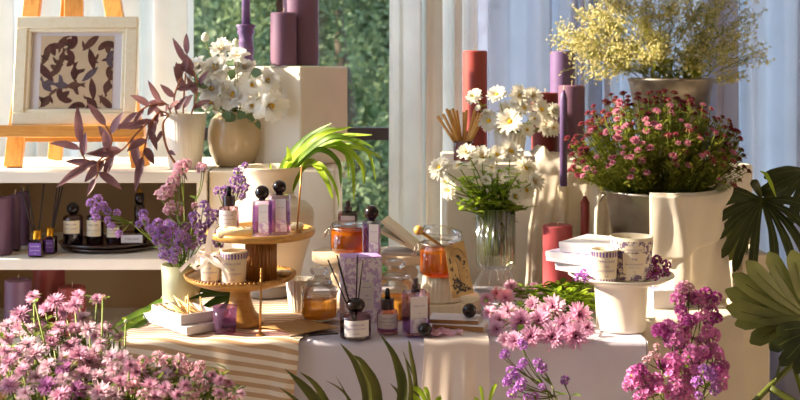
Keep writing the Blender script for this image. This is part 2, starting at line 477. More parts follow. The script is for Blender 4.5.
def head_chrys(pm):
    mb = MB()
    ring(mb, 22, .92, .09, 5, -18, .1, 0)
    ring(mb, 22, .9, .09, 22, 2, .1, .04)
    ring(mb, 18, .78, .085, 40, 18, .08, .08)
    ring(mb, 14, .58, .08, 58, 40, .06, .1)
    ring(mb, 9, .36, .07, 75, 62, .04, .12)
    mb.cur = 1; dome(mb, .13, .1, (0, 0, .14), 8, 3)
    mb.cur = 2; sepal(mb, .26)
    return mb.mesh('chrysanthemum_head', [pm, P_['centre_mag'], M['stem']])
def head_cluster(pm, n=11, pet=6, fr=.42):
    mb = MB()
    for k in range(n):
        u = (k+.5)/n; z = 1-1.25*u; r = math.sqrt(max(0, 1-z*z)); a = k*2.39996
        d = Vector((r*math.cos(a), r*math.sin(a), z)); q = zrot(d, rnd(0, 6))
        t = MB(); ring(t, pet, fr, fr*.36, 55, 5, .04, 0, .2, True, 2); ring(t, 4, fr*.6, fr*.3, 80, 45, .03, .02, .2, True, 2)
        i0 = len(mb.v); mb.v += [d*.62+q @ v for v in t.v]
        for f in t.f: mb.face(*[i0+i for i in f])
    mb.cur = 1
    mb.tube([(0, 0, -.75), (0, 0, -.1)], [.07, .3], 6)
    return mb.mesh('floret_head', [pm, M['stem']])
def head_rose(pm):
    mb = MB()
    ring(mb, 10, 1.0, .3, 28, -12, .1, -.05, .22, True)
    ring(mb, 10, .96, .28, 48, 4, .1, .0, .22, True)
    ring(mb, 9, .85, .25, 62, 22, .1, .03, .22, True)
    ring(mb, 8, .7, .22, 74, 42, .09, .05, .22, True)
    ring(mb, 7, .52, .17, 85, 62, .07, .06, .22, True)
    mb.cur = 1; dome(mb, .22, .36, (0, 0, .12))
    mb.cur = 2; sepal(mb, .26)
    return mb.mesh('lisianthus_head', [pm, P_['yellow'], M['stem']])
def head_bud(pm):
    mb = MB()
    mb.lathe([(.1, -.5), (.55, -.1), (.62, .3), (.4, .8), (.05, 1.05)], 8)
    mb.cur = 1
    ring(mb, 5, 1.1, .22, 70, 85, .25, -.35, .1, True)
    return mb.mesh('flower_bud', [pm, M['leaf_lime']])
def head_button(pm, cm):
    mb = MB()
    ring(mb, 13, .7, .17, 20, -20, .3, 0, .1, True, 2)
    ring(mb, 11, .55, .15, 55, 10, .2, .1, .1, True, 2)
    mb.cur = 1; dome(mb, .45, .36, (0, 0, .1), 8, 3)
    mb.cur = 2; mb.lathe([(.08, -.6), (.5, -.15), (.55, .05)], 7)
    return mb.mesh('button_head', [pm, cm, M['stem']])
H = {}
H['daisy'] = [head_daisy(P_['white'], 3), head_daisy(P_['white'], 2, 8), head_daisy(P_['white'], 3, 18)]
H['aster'] = [head_aster(P_['pink'], P_['centre_pink']), head_aster(P_['pink'], P_['centre_pink']), head_aster(P_['pinkpale'], P_['centre_pink'])]
H['mauve'] = [head_aster(P_['mauve'], P_['centre_mag'])]
H['chrys'] = [head_chrys(P_['chrys']), head_chrys(P_['chrys'])]
H['chryspale'] = [head_chrys(P_['chryspale']), head_chrys(P_['chryspale'])]
H['lilac'] = [head_cluster(P_['lilac']), head_cluster(P_['lilac'], 9)]
H['lilacpink'] = [head_cluster(P_['lilacpink'], 10)]
H['violet'] = [head_cluster(P_['violet'], 9), head_cluster(P_['violet'], 11)]
H['magenta'] = [head_cluster(P_['magenta'], 13, 6, .4), head_cluster(P_['magenta'], 12, 6, .44)]
H['plum'] = [head_cluster(P_['plum'], 12, 6, .42)]
H['rose'] = [head_rose(P_['cream']), head_rose(P_['cream'])]
H['bud'] = [head_bud(P_['cream'])]
H['button'] = [head_button(P_['button'], P_['button']), head_button(P_['button'], P_['buttondark'])]
H['buttondark'] = [head_button(P_['buttondark'], P_['buttondark'])]

def bez(a, b, c, n=6):
    return [a*(1-t)**2+b*2*t*(1-t)+c*t*t for t in (k/n for k in range(n+1))]
def flower(name, label, cat, group, base, heads, sm, sr=.0014, leaves=0, lm=None, ll=.03, lw=.006, via=None, part='bloom', joint=None):
    """one cut stem: an empty at its foot, a stem, one or several heads [(tip, mesh, radius, facing)], leaves on the stem"""
    base = Vector(base); root = thing(name, label, cat, base, 0, group)
    st = MB(); lf = MB()
    tips = [Vector(h[0]) for h in heads]
    cen = sum(tips, Vector())/len(tips)
    j = None
    if len(heads) > 1:
        j = Vector(joint) if joint is not None else base.lerp(cen, .62)
        mid = Vector(via) if via is not None else base.lerp(j, .5)+Vector((rnd(-.01, .01), rnd(-.01, .01), 0))
        main = bez(base-base, mid-base, j-base); st.tube(main, [sr*1.25]*3+[sr*1.1]*4, 5)
    for (tip, me, r, fc) in heads:
        tip = Vector(tip); fc = Vector(fc).normalized(); foot = tip-fc*r*.3
        if j is None:
            mid = Vector(via) if via is not None else base.lerp(foot, .55)-fc*min(.05, (tip-base).length*.25)
            p = bez(base-base, mid-base, foot-base); main = p; st.tube(p, sr, 5)
        else:
            p = bez(j-base, j.lerp(foot, .5)-fc*(foot-j).length*.2-base, foot-base, 4); st.tube(p, sr*.8, 5)
        put(part, me, root, tip-base, zrot(fc, rnd(0, 6)), r)
    for k in range(leaves):
        q = main[1+k % (len(main)-1)]; a = rnd(0, 2*PI)
        lf.leaf(q, (math.cos(a), math.sin(a), rnd(.2, .9)), ll*rnd(.7, 1.2), lw*rnd(.7, 1.2), droop=.35, n=4)
    st.build('stem', sm, root)
    if leaves: lf.build('foliage', lm or M['leaf'], root)
    return root
# ------------------------------------------------------------------ the room
TZ = .752                       # table cloth top
fl = MB().box((0, 1.7, -.05), (5.4, 5.6, .1)).build('floor', M['floor'], smooth=False); struct(fl)
LW = -2.35
wl = MB()
wl.box((LW-.06, .0, 1.54), (.12, 2.2, 3.08)); wl.box((LW-.06, 2.6, .2), (.12, 3.0, .4)); wl.box((LW-.06, 2.6, 3.07), (.12, 3.0, .02)); wl.box((LW-.06, 4.27, 1.54), (.12, .3, 3.08))
struct(wl.build('wall_left', M['wall'], smooth=False))
struct(MB().box((.05, 1.45, 3.13), (4.9, 5.5, .1)).build('ceiling', M['wall'], smooth=False))
struct(MB().box((2.5, 1.45, 1.54), (.12, 5.2, 3.08)).build('wall_right', M['wall'], smooth=False))
struct(MB().box((.05, -1.2, 1.54), (4.9, .12, 3.08)).build('wall_front', M['wall'], smooth=False))
wb = MB(); wb.box((.05, 4.12, .26), (4.9, .16, .52)); wb.box((.05, 4.12, 2.84), (4.9, .16, .48)); wb.box((2.42, 4.12, 1.54), (.16, .16, 3.08))
struct(wb.build('wall_back', M['lowwall'], smooth=False))
win = bpy.data.objects.new('window_1', None); COL.objects.link(win); win.location = (0, 4.1, 0); struct(win)
wf = MB()
for x in (-2.2, X(281, 4.1), X(396, 4.1)+.09, 2.3): wf.box((x, 0, 1.56), (.028 if abs(x+.42) < .05 else .06, .05, 2.08))
wf.box((-1.05, 0, W(0, 133.5, 4.1).z), (2.3, .06, .044)); wf.box((.05, 0, .545), (4.7, .06, .05)); wf.box((.05, 0, 2.58), (4.7, .06, .05))
struct(wf.build('frame', M['dark_frame'], win, smooth=False))
struct(MB().box((.05, .0, 1.56), (4.6, .006, 2.0)).build('pane', M['pane'], win, smooth=False))

def curtain(x0, x1, y, name, m, label, nf, amp, seed, z0=.03):
    r = random.Random(seed); ph = [r.uniform(0, 6) for _ in range(5)]; am = [r.uniform(.5, 1) for _ in range(5)]
    # pleats of uneven width: each one a rounded fold with flat cloth between
    pos = [0.0]
    while pos[-1] < 1: pos.append(pos[-1]+r.choice([.5, .7, 1, 1.6, 2.2])/nf)
    am = [r.uniform(.35, 1.1) for _ in pos]; lean = [r.uniform(-.8, .8) for _ in pos]
    def f(u, v):
        k = max(i for i, p in enumerate(pos) if p <= u+1e-9); k = min(k, len(pos)-2)
        t = (u-pos[k])/(pos[k+1]-pos[k]); s = am[k]*max(0, math.sin(PI*t))**1.2*(1 if k % 2 else -.7)
        return (x0+(x1-x0)*u+lean[k]*amp*math.sin(PI*t)*(1+.3*v), y-amp*1.5*s*(.8+.3*v)+.006*math.sin(u*140), 2.52-(2.52-z0)*v)
    o = MB().grid(f, nf*16, 8).build(name, m)
    return tag(o, label, 'curtain')
curtain(-2.1, X(203, 3.85), 3.85, 'curtain', M['curtain_cream'], 'cream sheer curtain hanging behind the easel at the left', 34, .06, 3)
curtain(X(399, 3.8), X(478, 3.8), 3.8, 'curtain', M['curtain_cream'], 'bright white sheer curtain beside the bare window glass', 11, .06, 5)
curtain(X(470, 3.86), 2.2, 3.86, 'curtain', M['curtain_blue'], 'wide pale blue sheer curtain behind the candles and flower buckets', 50, .07, 8)
rod = thing('curtain_rod', 'curtain rail above the window', 'curtain rod', (0, 3.85, 2.54))
MB().tube([(-2.3, 0, 0), (2.35, 0, 0)], .012, 10).build('rail', M['dark_frame'], rod)
br = MB()
for x in (-2.2, 0, 2.2): br.box((x, .09, 0), (.02, .2, .02))
br.build('bracket', M['dark_frame'], rod, smooth=False)

# trees and ground outside
struct(MB().box((0, 9.2, -.35), (24, 10, .1)).build('ground', M['leaf_dark'], smooth=False))
def tree_mesh(n, rx, rz, seed, ls):
    r = random.Random(seed); mb = MB(); blobs = [(r.uniform(-1, 1)*rx, r.uniform(-.6, .6)*rx, r.uniform(-1, 1)*rz, r.uniform(.25, .5)) for _ in range(34)]
    for k in range(n):
        b = r.choice(blobs); d = Vector((r.gauss(0, 1), r.gauss(0, 1), r.gauss(0, 1))).normalized()*b[3]*r.uniform(.55, 1)
        p = Vector(b[:3])+d
        a = Vector((r.gauss(0, 1), r.gauss(0, 1), r.gauss(-.3, .8))).normalized(); s = a.cross(Vector((r.gauss(0, 1), r.gauss(0, 1), 1))).normalized()
        l = ls*r.uniform(.6, 1.3); i = len(mb.v)
        mb.v += [p, p+a*l*.5+s*l*.28, p+a*l, p+a*l*.5-s*l*.28]; mb.face(i, i+1, i+2, i+3)
    return mb
M['tree_leaf'] = leafm('garden_leaf', '#46563a', '#84926a', .35, .6, 2.5)
M['tree_leaf_dark'] = leafm('garden_leaf_dark', '#2e3c2a', '#5c6c4c', .3, .6, 2.5)
M['bark'] = mat('bark', '#4b3c30', .9, 12, .2)
for i, (x, y, z, rx, rz, n, mm, lb) in enumerate([
        (-.35, 7.3, 1.3, .8, 1.5, 15000, 'tree_leaf', 'sunlit leafy tree outside, nearest the right edge of the bare window'),
        (-1.75, 8.2, 1.6, .9, 1.7, 15000, 'tree_leaf', 'bushy green tree outside, behind the violet candles'),
        (-.9, 10.2, 1.4, 1.5, 2.2, 16000, 'tree_leaf_dark', 'dark tree standing behind the other garden trees')]):
    t = thing('tree', lb, 'tree', (x, y, -.3))
    fo = tree_mesh(n, rx, rz, 20+i, .06).build('foliage', M[mm], t, loc=(0, 0, z+.3))
    MB().tube([(0, 0, 0), (.05, 0, 1), (-.05, .05, 2)], [.09, .07, .03], 8).build('trunk', M['bark'], t)

def hedgef(u, v):
    return (-7+7.15*u, 12.5-.5*math.sin(u*31)*math.sin(v*9+u*12)-.3*math.sin(u*83+v*23), -.3+5.2*v+.25*math.sin(u*47)*v)
hm = NT('clipped_hedge'); vv = hm.coord(); pp_ = hm.add('ShaderNodeBsdfPrincipled'); pp_.inputs['Roughness'].default_value = .8
nn_ = hm.noise(vv, 9, 6, .7); hm.link(hm.ramp(nn_, [(.35, '#3c5432'), (.5, '#66804a'), (.65, '#9cab78')]), pp_.inputs['Base Color']); hm.link(hm.bump(nn_, 1, .2), pp_.inputs['Normal'])
o = MB().grid(hedgef, 120, 40).build('hedge', hm.done(pp_.outputs[0])); o.modifiers.new('s', 'SOLIDIFY').thickness = .6
tag(o, 'tall garden hedge closing the view behind the trees', 'hedge')

t = thing('tree', 'small leafy tree added unseen outside the side window to dapple the sunlight', 'tree', (-4.1, 2.85, -.3))  # added out of view; its sparse crown breaks the sun into patches
tree_mesh(300, .85, .55, 77, .15).build('foliage', M['tree_leaf'], t, loc=(0, 0, 3.55))
MB().tube([(0, 0, 0), (.05, 0, 1.2), (-.05, .05, 2.6)], [.06, .05, .02], 8).build('trunk', M['bark'], t)

# ------------------------------------------------------------------ shelf unit and plinths
SD = 3.12
sh = thing('shelf_unit', 'long low white shelf unit holding the easel and scent bottles', 'shelf', (0, SD, 0))
x0, x1 = -1.45, X(205, SD)
cx, wx = (x0+x1)/2, x1-x0
for z, th in ((1.06, .03), (.824, .03), (.588, .03), (.10, .03)):
    autosharp(MB().box((cx, .25, z-th/2), (wx, .5, th), bev=.002).build('shelf_board', M['white_paint'], sh))
MB().box((cx, .495, .57), (wx, .012, .92)).build('back_panel', M['shelf_back'], sh, smooth=False)
for x in (x0+.012, x1-.014): MB().box((x, .26, .515), (.026, .47, 1.028)).build('side_panel', M['white_paint'], sh, smooth=False)

PT = 1.06
def plinth(name, label, xa, xb, ya, yb, z0, z1, m='plinth', rz=0, bev=.004):
    o = MB().box((0, 0, (z1-z0)/2), (xb-xa, yb-ya, z1-z0), bev=bev).build(name, M[m], loc=((xa+xb)/2, (ya+yb)/2, z0))
    autosharp(o); o.rotation_euler.z = rz
    return tag(o, label, 'plinth')
plinth('display_plinth', 'white plinth under the beige vase of white flowers', X(209, 3.16), X(335, 3.16), 3.16, 3.56, 0, PT)
# upper block, corner toward the camera
s_, A_ = .262, math.radians(27.5)
cc = Vector((X(301, 3.22), 3.22)); c_ = cc+Vector((-s_/2*math.cos(A_)+s_/2*math.sin(A_), s_/2*math.sin(A_)+s_/2*math.cos(A_)))
plinth('display_block', 'square cream block carrying the violet pillar candles', c_.x-s_/2, c_.x+s_/2, c_.y-s_/2, c_.y+s_/2, PT+.001, 1.346, rz=-A_)
plinth('display_plinth', 'pale plinth under the red candles and the small pot of daisies', X(446, 3.2), X(611, 3.2), 3.2, 3.62, 0, W(0, 163, 3.2).z)
PB = W(0, 163, 3.2).z
plinth('display_plinth', "tall plinth in shade under the grey pail of baby's breath", X(615, 3.26), X(753, 3.26), 3.26, 3.66, 0, W(0, 165, 3.26).z)
PR = W(0, 165, 3.26).z
plinth('display_plinth', 'narrow beige plinth behind the monstera leaves', X(741, 2.98), X(770, 2.98), 2.98, 3.18, 0, .86)
plinth('display_plinth', 'low plinth draped in white beside the table end', .55, X(742, 2.7), 2.7, 3.2, 0, TZ-.004)

# ------------------------------------------------------------------ table, cloths
TX0, TX1, TY0, TY1 = X(124, 2.49), X(644, 2.49), 2.49, 3.1
tb = thing('table', 'long display table under the white cloth', 'table', ((TX0+TX1)/2, (TY0+TY1)/2, 0))
hw, hd = (TX1-TX0)/2-.01, (TY1-TY0)/2-.012
MB().box((0, 0, TZ-.02), (2*hw, 2*hd, .028)).build('tabletop', M['pale_wood'], tb, smooth=False)
for sx in (-1, 1):
    for sy in (-1, 1): MB().box((sx*(hw-.05), sy*(hd-.05), (TZ-.034)/2), (.05, .05, TZ-.034)).build('leg', M['pale_wood'], tb, smooth=False)

def front_drape(xa, xb, yf, ztop, depth_back, zlow, amp, nf, seed, off=0, lowfn=None, xlow=(0, 0), nx=90, uvk=None, topn=8, topamp=.0012):
    """a cloth lying on the top, folding over the front edge (at yf) and hanging in front; returns MB and a uv list"""
    r = random.Random(seed); ph = [r.uniform(0, 6) for _ in range(6)]
    R = .012
    prof = []      # (arc length, y, z, drop fraction)
    n1 = topn
    for j in range(n1+1): prof.append((-(depth_back-R)*(1-j/n1), yf+R+(depth_back-R)*(1-j/n1), ztop, 0))
    for j in range(1, 6):
        a = PI/2*j/5; prof.append((R*a, yf+R-R*math.sin(a), ztop-R+R*math.cos(a), 0))
    n2 = 22; H_ = ztop-R-zlow
    for j in range(1, n2+1): prof.append((R*PI/2+H_*j/n2, yf, ztop-R-H_*j/n2, j/n2))
    mb = MB(); uv = []
    for s, y, z, d in prof:
        for i in range(nx+1):
            u = i/nx; xl = xa+xlow[0]*d; xr = xb+xlow[1]*d; x = xl+(xr-xl)*u; w = 2*PI*nf*u
            wave = math.sin(w+ph[0]+1.1*math.sin(.6*w+ph[1]))+.5*math.sin(1.7*w+ph[2])
            yy = y-off-amp*(wave+1.2)*min(1, d*2.2)
            zz = z+(0 if d > 0 else topamp*(math.sin(17*x*3+9*y+ph[3])+math.sin(41*y+23*x+ph[4])+2))
            mb.v.append(Vector((x, yy, zz))); uv.append((x, s))
    for j in range(len(prof)-1):
        for i in range(nx):
            a = j*(nx+1)+i; mb.face(a, a+nx+1, a+nx+2, a+1)
    return mb, uv
def add_uv(o, uv):
    me = o.data; l = me.uv_layers.new(name='UVMap')
    for lp in me.loops: l.data[lp.index].uv = uv[lp.vertex_index]
def side_drape(x, sgn, ya, yb, ztop, zlow, mb, amp=.006):
    mb.grid(lambda u, v: (x+sgn*(.003+amp*(1+math.sin(u*19))*v), ya+(yb-ya)*u, ztop-(ztop-zlow)*v), 30, 10)

mb, uv = front_drape(TX0-.006, TX1+.004, 2.487, TZ, .615, .03, .006, 5, 4, topamp=.0004)
side_drape(TX0-.006, -1, 2.487, 3.102, TZ, .03, mb); side_drape(TX1+.004, 1, 2.487, 3.102, TZ, .03, mb, .002)
tag(mb.build('tablecloth', M['cloth_white']), 'pale lilac white tablecloth falling to the floor', 'tablecloth')
mb, uv = front_drape(TX0-.01, X(301, 2.49), 2.474, TZ+.004, .5, .2, .012, 3, 9, xlow=(.02, -.075), nx=90, topamp=.0016)
for i, v in enumerate(mb.v):      # the back right corner of the runner trails inwards
    if v.z > .74: v.x += (v.y-2.49)*.25*max(0, (v.x-TX0)/(X(301, 2.49)-TX0))
uv = [(u_, (s_-.35*(u_-TX0)*.45)/.0205) for (u_, s_) in uv]
o = mb.build('table_runner', M['stripes']); add_uv(o, uv); tag(o, 'tan and white striped linen runner over the table end', 'table runner')
mb, uv = front_drape(X(424, 2.47), X(489, 2.47), 2.468, TZ+.004, .1, .42, .009, 2, 31, nx=70, topamp=.003, xlow=(-.02, .0))
tag(mb.build('napkin', M['cloth_sheer']), 'thin white napkin hanging over the table front', 'napkin')
def pinkf(u, v):
    x = X(424, 2.5)+.085*u; y = 2.492+.07*v
    return (x, y, TZ+.008+.008*math.sin(u*9+v*5)**2+.004*math.sin(v*13+u*3)**2)
o = MB().grid(pinkf, 30, 20).build('silk_scarf', M['pink_cloth']); tag(o, 'crumpled pink silk cloth beside the square scent bottle', 'cloth')
TZL = TZ+.009                   # things standing on the runner
TZ1 = TZ+.0035                  # things standing on the table cloth

# cloth over the low right plinth
mb, uv = front_drape(X(646, 2.69), X(743, 2.7), 2.694, TZ+.002, .3, .02, .006, 2, 12, nx=60, xlow=(0, .01), topamp=.0006)
side_drape(X(646, 2.69), -1, 2.694, 2.98, TZ, .03, mb, .003)
tag(mb.build('plinth_cloth', M['cloth_drape']), 'white linen covering the low plinth behind the magenta flowers', 'cloth')
# cloth hanging over the back plinth, right of the daisies
def bd(u, v):
    xa, xb = X(536, 3.17), X(614, 3.17)
    x = xa+(xb-xa)*u; w = u*2*PI
    if v < .25:
        t = v/.25; bump = .006+.022*math.exp(-((u-.12)/.1)**2)+.01*math.sin(w*2.2)**2+.008*math.sin(t*5+u*3)**2
        return (x, 3.40-.22*t, PB+.004+bump*math.sin(PI*min(1, t*.55+.15)))
    t = (v-.25)/.75; zz = PB+.008-(PB-.70)*t
    fl_ = (.026*(math.sin(w*2.6+.6)+.5*math.sin(w*5.3+1.1))+.03)*min(1, t*1.7)
    return (x+(-.045*t*(1-u))+.004*math.sin(t*9), 3.186-fl_-.014*math.sin(PI*min(1, t*6))-.005, zz)
tag(MB().grid(bd, 90, 60).build('draped_cloth', M['cloth_drape']), 'cream linen draped in folds from the plinth behind the rose candle', 'cloth')

# ------------------------------------------------------------------ candles
def pillar(name, label, px, ytop, ybase, wpx, d, m, z0=None, wick=True, group=None):
    z0 = W(px, ybase, d).z if z0 is None else z0
    z0 += .001
    h = W(px, ytop, d).z-z0; r = U(wpx, d)/2
    t = thing(name, label, 'candle', (X(px, d), d, z0), 0, group)
    autosharp(MB().lathe([(r-.003, 0), (r, .003), (r*1.0, h*.5), (r, h-.004), (r-.003, h-.0005), (r-.009, h-.001), (r-.014, h-.004), (.0005, h-.005)], 40).build('wax_body', m, t))
    if wick: MB().tube([(0, 0, h-.006), (.001, 0, h+.006), (.002, .001, h+.013)], .0012, 5).build('wick', M['wick'], t)
    return t
TB = 1.346+.001
pillar('pillar_candle', 'tallest thick violet pillar candle on the cream block', 301, -12, 66, 36, 3.36, M['purple_wax'], TB)
pillar('pillar_candle', 'shorter violet pillar candle on the cream block, in front of the tall one', 283.5, 12.5, 66, 26, 3.28, M['purple_wax'], TB)
# twisted violet candlestick with taper
t = thing('taper_candle', 'violet taper in a matching spiral wax base at the back of the block', 'candle', (X(246, 3.34), 3.34, TB))
pr = [(.026, 0), (.03, .004), (.026, .012), (.018, .024), (.021, .034), (.0235, .05), (.021, .062), (.0245, .066), (.0225, .074), (.021, .09), (.0255, .098), (.022, .108), (.0265, .116), (.0255, .12), (.014, .121)]
mb = MB(); mb.lathe([(r, z) for r, z in pr], 40)
for i, v in enumerate(mb.v):
    k = .10*math.sin(2*math.atan2(v.y, v.x)+v.z*60); v.x *= 1+k; v.y *= 1+k
mb.build('base', M['violet_wax'], t)
MB().tube([(0, 0, .118), (0, 0, .24), (0, 0, .3)], [.0125, .0115, .009], 18).build('taper', M['violet_wax'], t)
MB().tube([(0, 0, .3), (.001, 0, .312)], .001, 5).build('wick', M['wick'], t)
# on the back plinth
pillar('pillar_candle', 'tall brick red pillar candle behind the natural reeds', 475, 50.5, 163, 24.5, 3.42, M['red_wax'], PB)
pillar('pillar_candle', 'dark red pillar candle behind the small pot of daisies', 545, 92.5, 163, 27, 3.46, M['dark_red_wax'], PB)
pillar('pillar_candle', 'tall violet pillar candle at the back, beside the dark red one', 562.5, 51, 163, 25, 3.56, M['violet_wax'], PB)
pillar('pillar_candle', 'thick mauve pillar candle behind the slim violet taper', 571.5, 85, 163, 26.5, 3.36, M['purple_wax'], PB+.012)
# rose candle on the table
pillar('pillar_candle', 'rose red pillar candle standing on the table behind the cut flowers', 557.5, 224.5, 0, 29.5, 2.98, M['rose_wax'], TZ1)
def taperstick(label, px, d, ytip, ycup, z0, wpx, m, hm, hw_):
    t = thing('candlestick', label, 'candlestick', (X(px, d), d, z0))
    hz = W(px, ycup, d).z-z0; r = U(hw_, d)/2
    p = [(r*2.6, 0), (r*2.6, .006), (r*1.2, .016), (r*.8, .03), (r*1.1, hz*.3), (r*.7, hz*.36), (r*1.2, hz*.42), (r*.75, hz*.47), (r*.7, hz*.55), (r*1.1, hz*.62), (r*.7, hz*.67), (r*.95, hz*.74), (r*1.05, hz*.9), (r*1.15, hz), (r*.8, hz)]
    autosharp(MB().lathe(p, 24).build('holder', hm, t), 50)
    h = W(px, ytip, d).z-z0; rr = U(wpx, d)/2
    MB().lathe([(rr, hz-.012), (rr, hz+(h-hz)*.9), (rr*.75, h-.012), (rr*.3, h)], 18).build('taper', m, t)
    MB().tube([(0, 0, h-.002), (.001, 0, h+.012)], .001, 5).build('wick', M['wick'], t)
taperstick('slim violet taper in a turned cream wooden holder', 563.5, 3.06, 90, 186, TZ1, 7.6, M['violet_wax'], M['pale_wood'], 10.5)
taperstick('short red taper in a low cream holder behind the white boxes', 585, 3.06, 196, 255, TZ1, 9, M['red_wax'], M['pale_wood'], 11)
# shelf candles
S2 = .825
pillar('pillar_candle', 'thick purple pillar candle at the left end of the middle shelf', -1, 197, 258, 25, 3.19, M['purple_wax'], S2)
pillar('pillar_candle', 'slimmer purple pillar candle between two others on the middle shelf', 15, 194, 252, 11, 3.26, M['purple_wax'], S2)
pillar('pillar_candle', 'purple pillar candle on the middle shelf just behind the reed bottles', 23, 191.5, 250, 13.5, 3.36, M['purple_wax'], S2)
pillar('pillar_candle', 'squat purple candle on the bottom shelf', 18, 279, 338, 26, 3.25, M['purple_wax'], .589)
pillar('pillar_candle', 'tall dark red candle on the bottom shelf', 49, 258, 338, 31, 3.36, M['dark_red_wax'], .589)
pillar('pillar_candle', 'short red candle on the bottom shelf, right of the tall one', 72, 286, 338, 27, 3.25, M['dark_red_wax'], .589)

# ------------------------------------------------------------------ bottles
def label_flat(parent, x0, x1, z0, z1, y, lines, pm=None, ink=None, name='label', print_=None):
    mb = MB(); mb.box(((x0+x1)/2, y, (z0+z1)/2), (x1-x0, .0006, z1-z0))
    mb.cur = 1; cx = (x0+x1)/2; w = x1-x0; h = z1-z0
    for s, fr, sz in lines:
        zz = z0+h*fr; mb.text(s, w*sz, lambda a, b: (cx+a, y-.0005, zz+b))
    if print_:
        mb.cur = 2; mb.box((cx, y-.00015, z0+h*print_/2), (w*.98, .0006, h*print_))
    return mb.build(name, [pm or M['paper'], ink or M['purple_ink'], M['toile_box']], parent, smooth=False)
def label_curved(parent, R, a0, a1, z0, z1, lines, pm=None, ink=None, name='label', band=None, flare=0, extra=None):
    """paper round a cylinder, angle 0 facing the camera (-y)"""
    pt = lambda a, z, r=0: ((R+flare*z+r)*math.sin(a), -(R+flare*z+r)*math.cos(a), z)
    mb = MB(); mb.grid(lambda u, v: pt(a0+(a1-a0)*u, z0+(z1-z0)*v), 24, 2)
    am = (a0+a1)/2; h = z1-z0; w = (a1-a0)*R
    mb.cur = 1
    for s, fr, sz in lines:
        zz = z0+h*fr; mb.text(s, w*sz, lambda a, b: pt(am+a/R, zz+b, .0006))
    if extra: extra(mb, pt)
    return mb.build(name, [pm or M['paper'], ink or M['purple_ink'], M['toile_tin']], parent)
LUX = [('TARA LUNE', .72, .13), ('THE', .52, .1), ('ENCYCLOPEDIST', .38, .1), ('eau de parfum', .22, .08)]

def scent_square(label, loc, w, h, capr, cap='ball', rz=0, gm='purple_glass', liq='pink_liquid', dep=None, print_=.35, lvl=.8):
    """square glass bottle of scent with a label and a round or a narrow cap"""
    t = thing('perfume_bottle', label, 'bottle', loc, rz); dep = dep or w*.9
    autosharp(MB().box((0, 0, h/2), (w, dep, h), bev=.003).build('glass_body', M[gm], t))
    MB().box((0, 0, .005+h*lvl/2), (w*.9, dep*.9, h*lvl-.004)).build('liquid', M[liq], t, smooth=False)
    label_flat(t, -w*.1 if cap == 'ball' else -w*.36, w*.46 if cap == 'ball' else w*.38, h*.1, h*.92, -dep/2-.0008, LUX, print_=print_)
    MB().lathe([(w*.2, h), (w*.2, h+.006)], 16).build('collar', M['black_cap'], t)
    if cap == 'ball': MB().ball((0, 0, h+.003+capr*.92), capr, 22, 14).build('cap', M['black_cap'], t)
    else: autosharp(MB().lathe([(capr, h+.004), (capr, h+.014), (capr*.9, h+.015), (capr*.62, h+.016), (capr*.6, h+.027), (capr*.4, h+.029)], 18).build('atomizer', M['brown_cap'], t))
    return t
def dropper(label, loc, r, h, gm='purple_glass', liq='pink_liquid', sc=1, rz=0):
    t = thing('dropper_bottle', label, 'bottle', loc, rz)
    MB().lathe([(r*.92, 0), (r, .003), (r, h*.86), (r*.9, h*.96), (r*.5, h), (r*.5, h+.003)], 32).build('glass_body', M[gm], t)
    MB().lathe([(r*.86, .004), (r*.9, .006), (r*.9, h*.4), (.0005, h*.4)], 24).build('liquid', M[liq], t)
    label_curved(t, r+.0006, -1.05, 1.05, h*.24, h*.86, [('TARA LUNE', .66, .1), ('THE ENCYCLOPEDIST', .42, .075), ('face serum', .2, .07)])
    autosharp(MB().lathe([(r*.62, h+.001), (r*.62, h+r*.95), (r*.56, h+r*1.0), (.0005, h+r)], 24, flute=(24, .03)).build('collar', M['brown_cap'], t))
    MB().lathe([(r*.26, h+r), (r*.24, h+r*1.7), (r*.16, h+r*1.95), (.0005, h+r*2)], 14).build('rubber_bulb', M['black_cap'], t)
    return t
def reeds(name, label, parent_loc, tips, m, r=.0015, group=None, ratt=True):
    base = Vector(parent_loc)
    for k, tp in enumerate(tips):
        tp = Vector(tp); a = base+Vector((tp.x-base.x, tp.y-base.y, 0))*-.06
        o = MB().tube([Vector((0, 0, 0)), tp-a], r, 6).build(name, m, loc=a); tag(o, label, 'reed', group)

# foreground scent diffuser
d = 2.515; D = Vector((X(355.5, d), d, TZ1))
t = thing('reed_diffuser', 'round plum glass reed diffuser at the front edge of the table', 'diffuser', D)
r = U(15.6, d); h = U(24, d)
MB().lathe([(r*.95, 0), (r, .003), (r, h*.84), (r*.93, h*.94), (r*.42, h), (r*.4, h+.006)], 36).build('glass_body', M['plum_glass'], t)
MB().lathe([(r*.88, .004), (r*.93, .006), (r*.93, h*.5), (.0005, h*.5)], 30).build('liquid', M['plum_liquid'], t)
label_curved(t, r+.0006, -.72, 1.02, h*.13, h*.8, [('TARA LUNE', .68, .1), ('THE ENCYCLOPEDIST', .45, .075), ('reed diffuser', .18, .06)])
MB().lathe([(r*.3, h+.004), (r*.5, h+.007), (r*.62, h+.016), (r*.6, h+.022), (r*.42, h+.03), (r*.3, h+.031), (r*.24, h+.026), (r*.1, h+.024)], 28).build('collar', M['black_cap'], t)
reeds('diffuser_reed', 'dark reed standing in the plum glass diffuser before the lilac box', D+Vector((0, 0, h*.35)),
      [W(328, 260, 2.5), W(337, 255, 2.53), W(338, 262, 2.5), W(357.5, 255, 2.53), W(363, 260, 2.5)], M['black_reed'], .0017, 'dark reeds in the front diffuser')
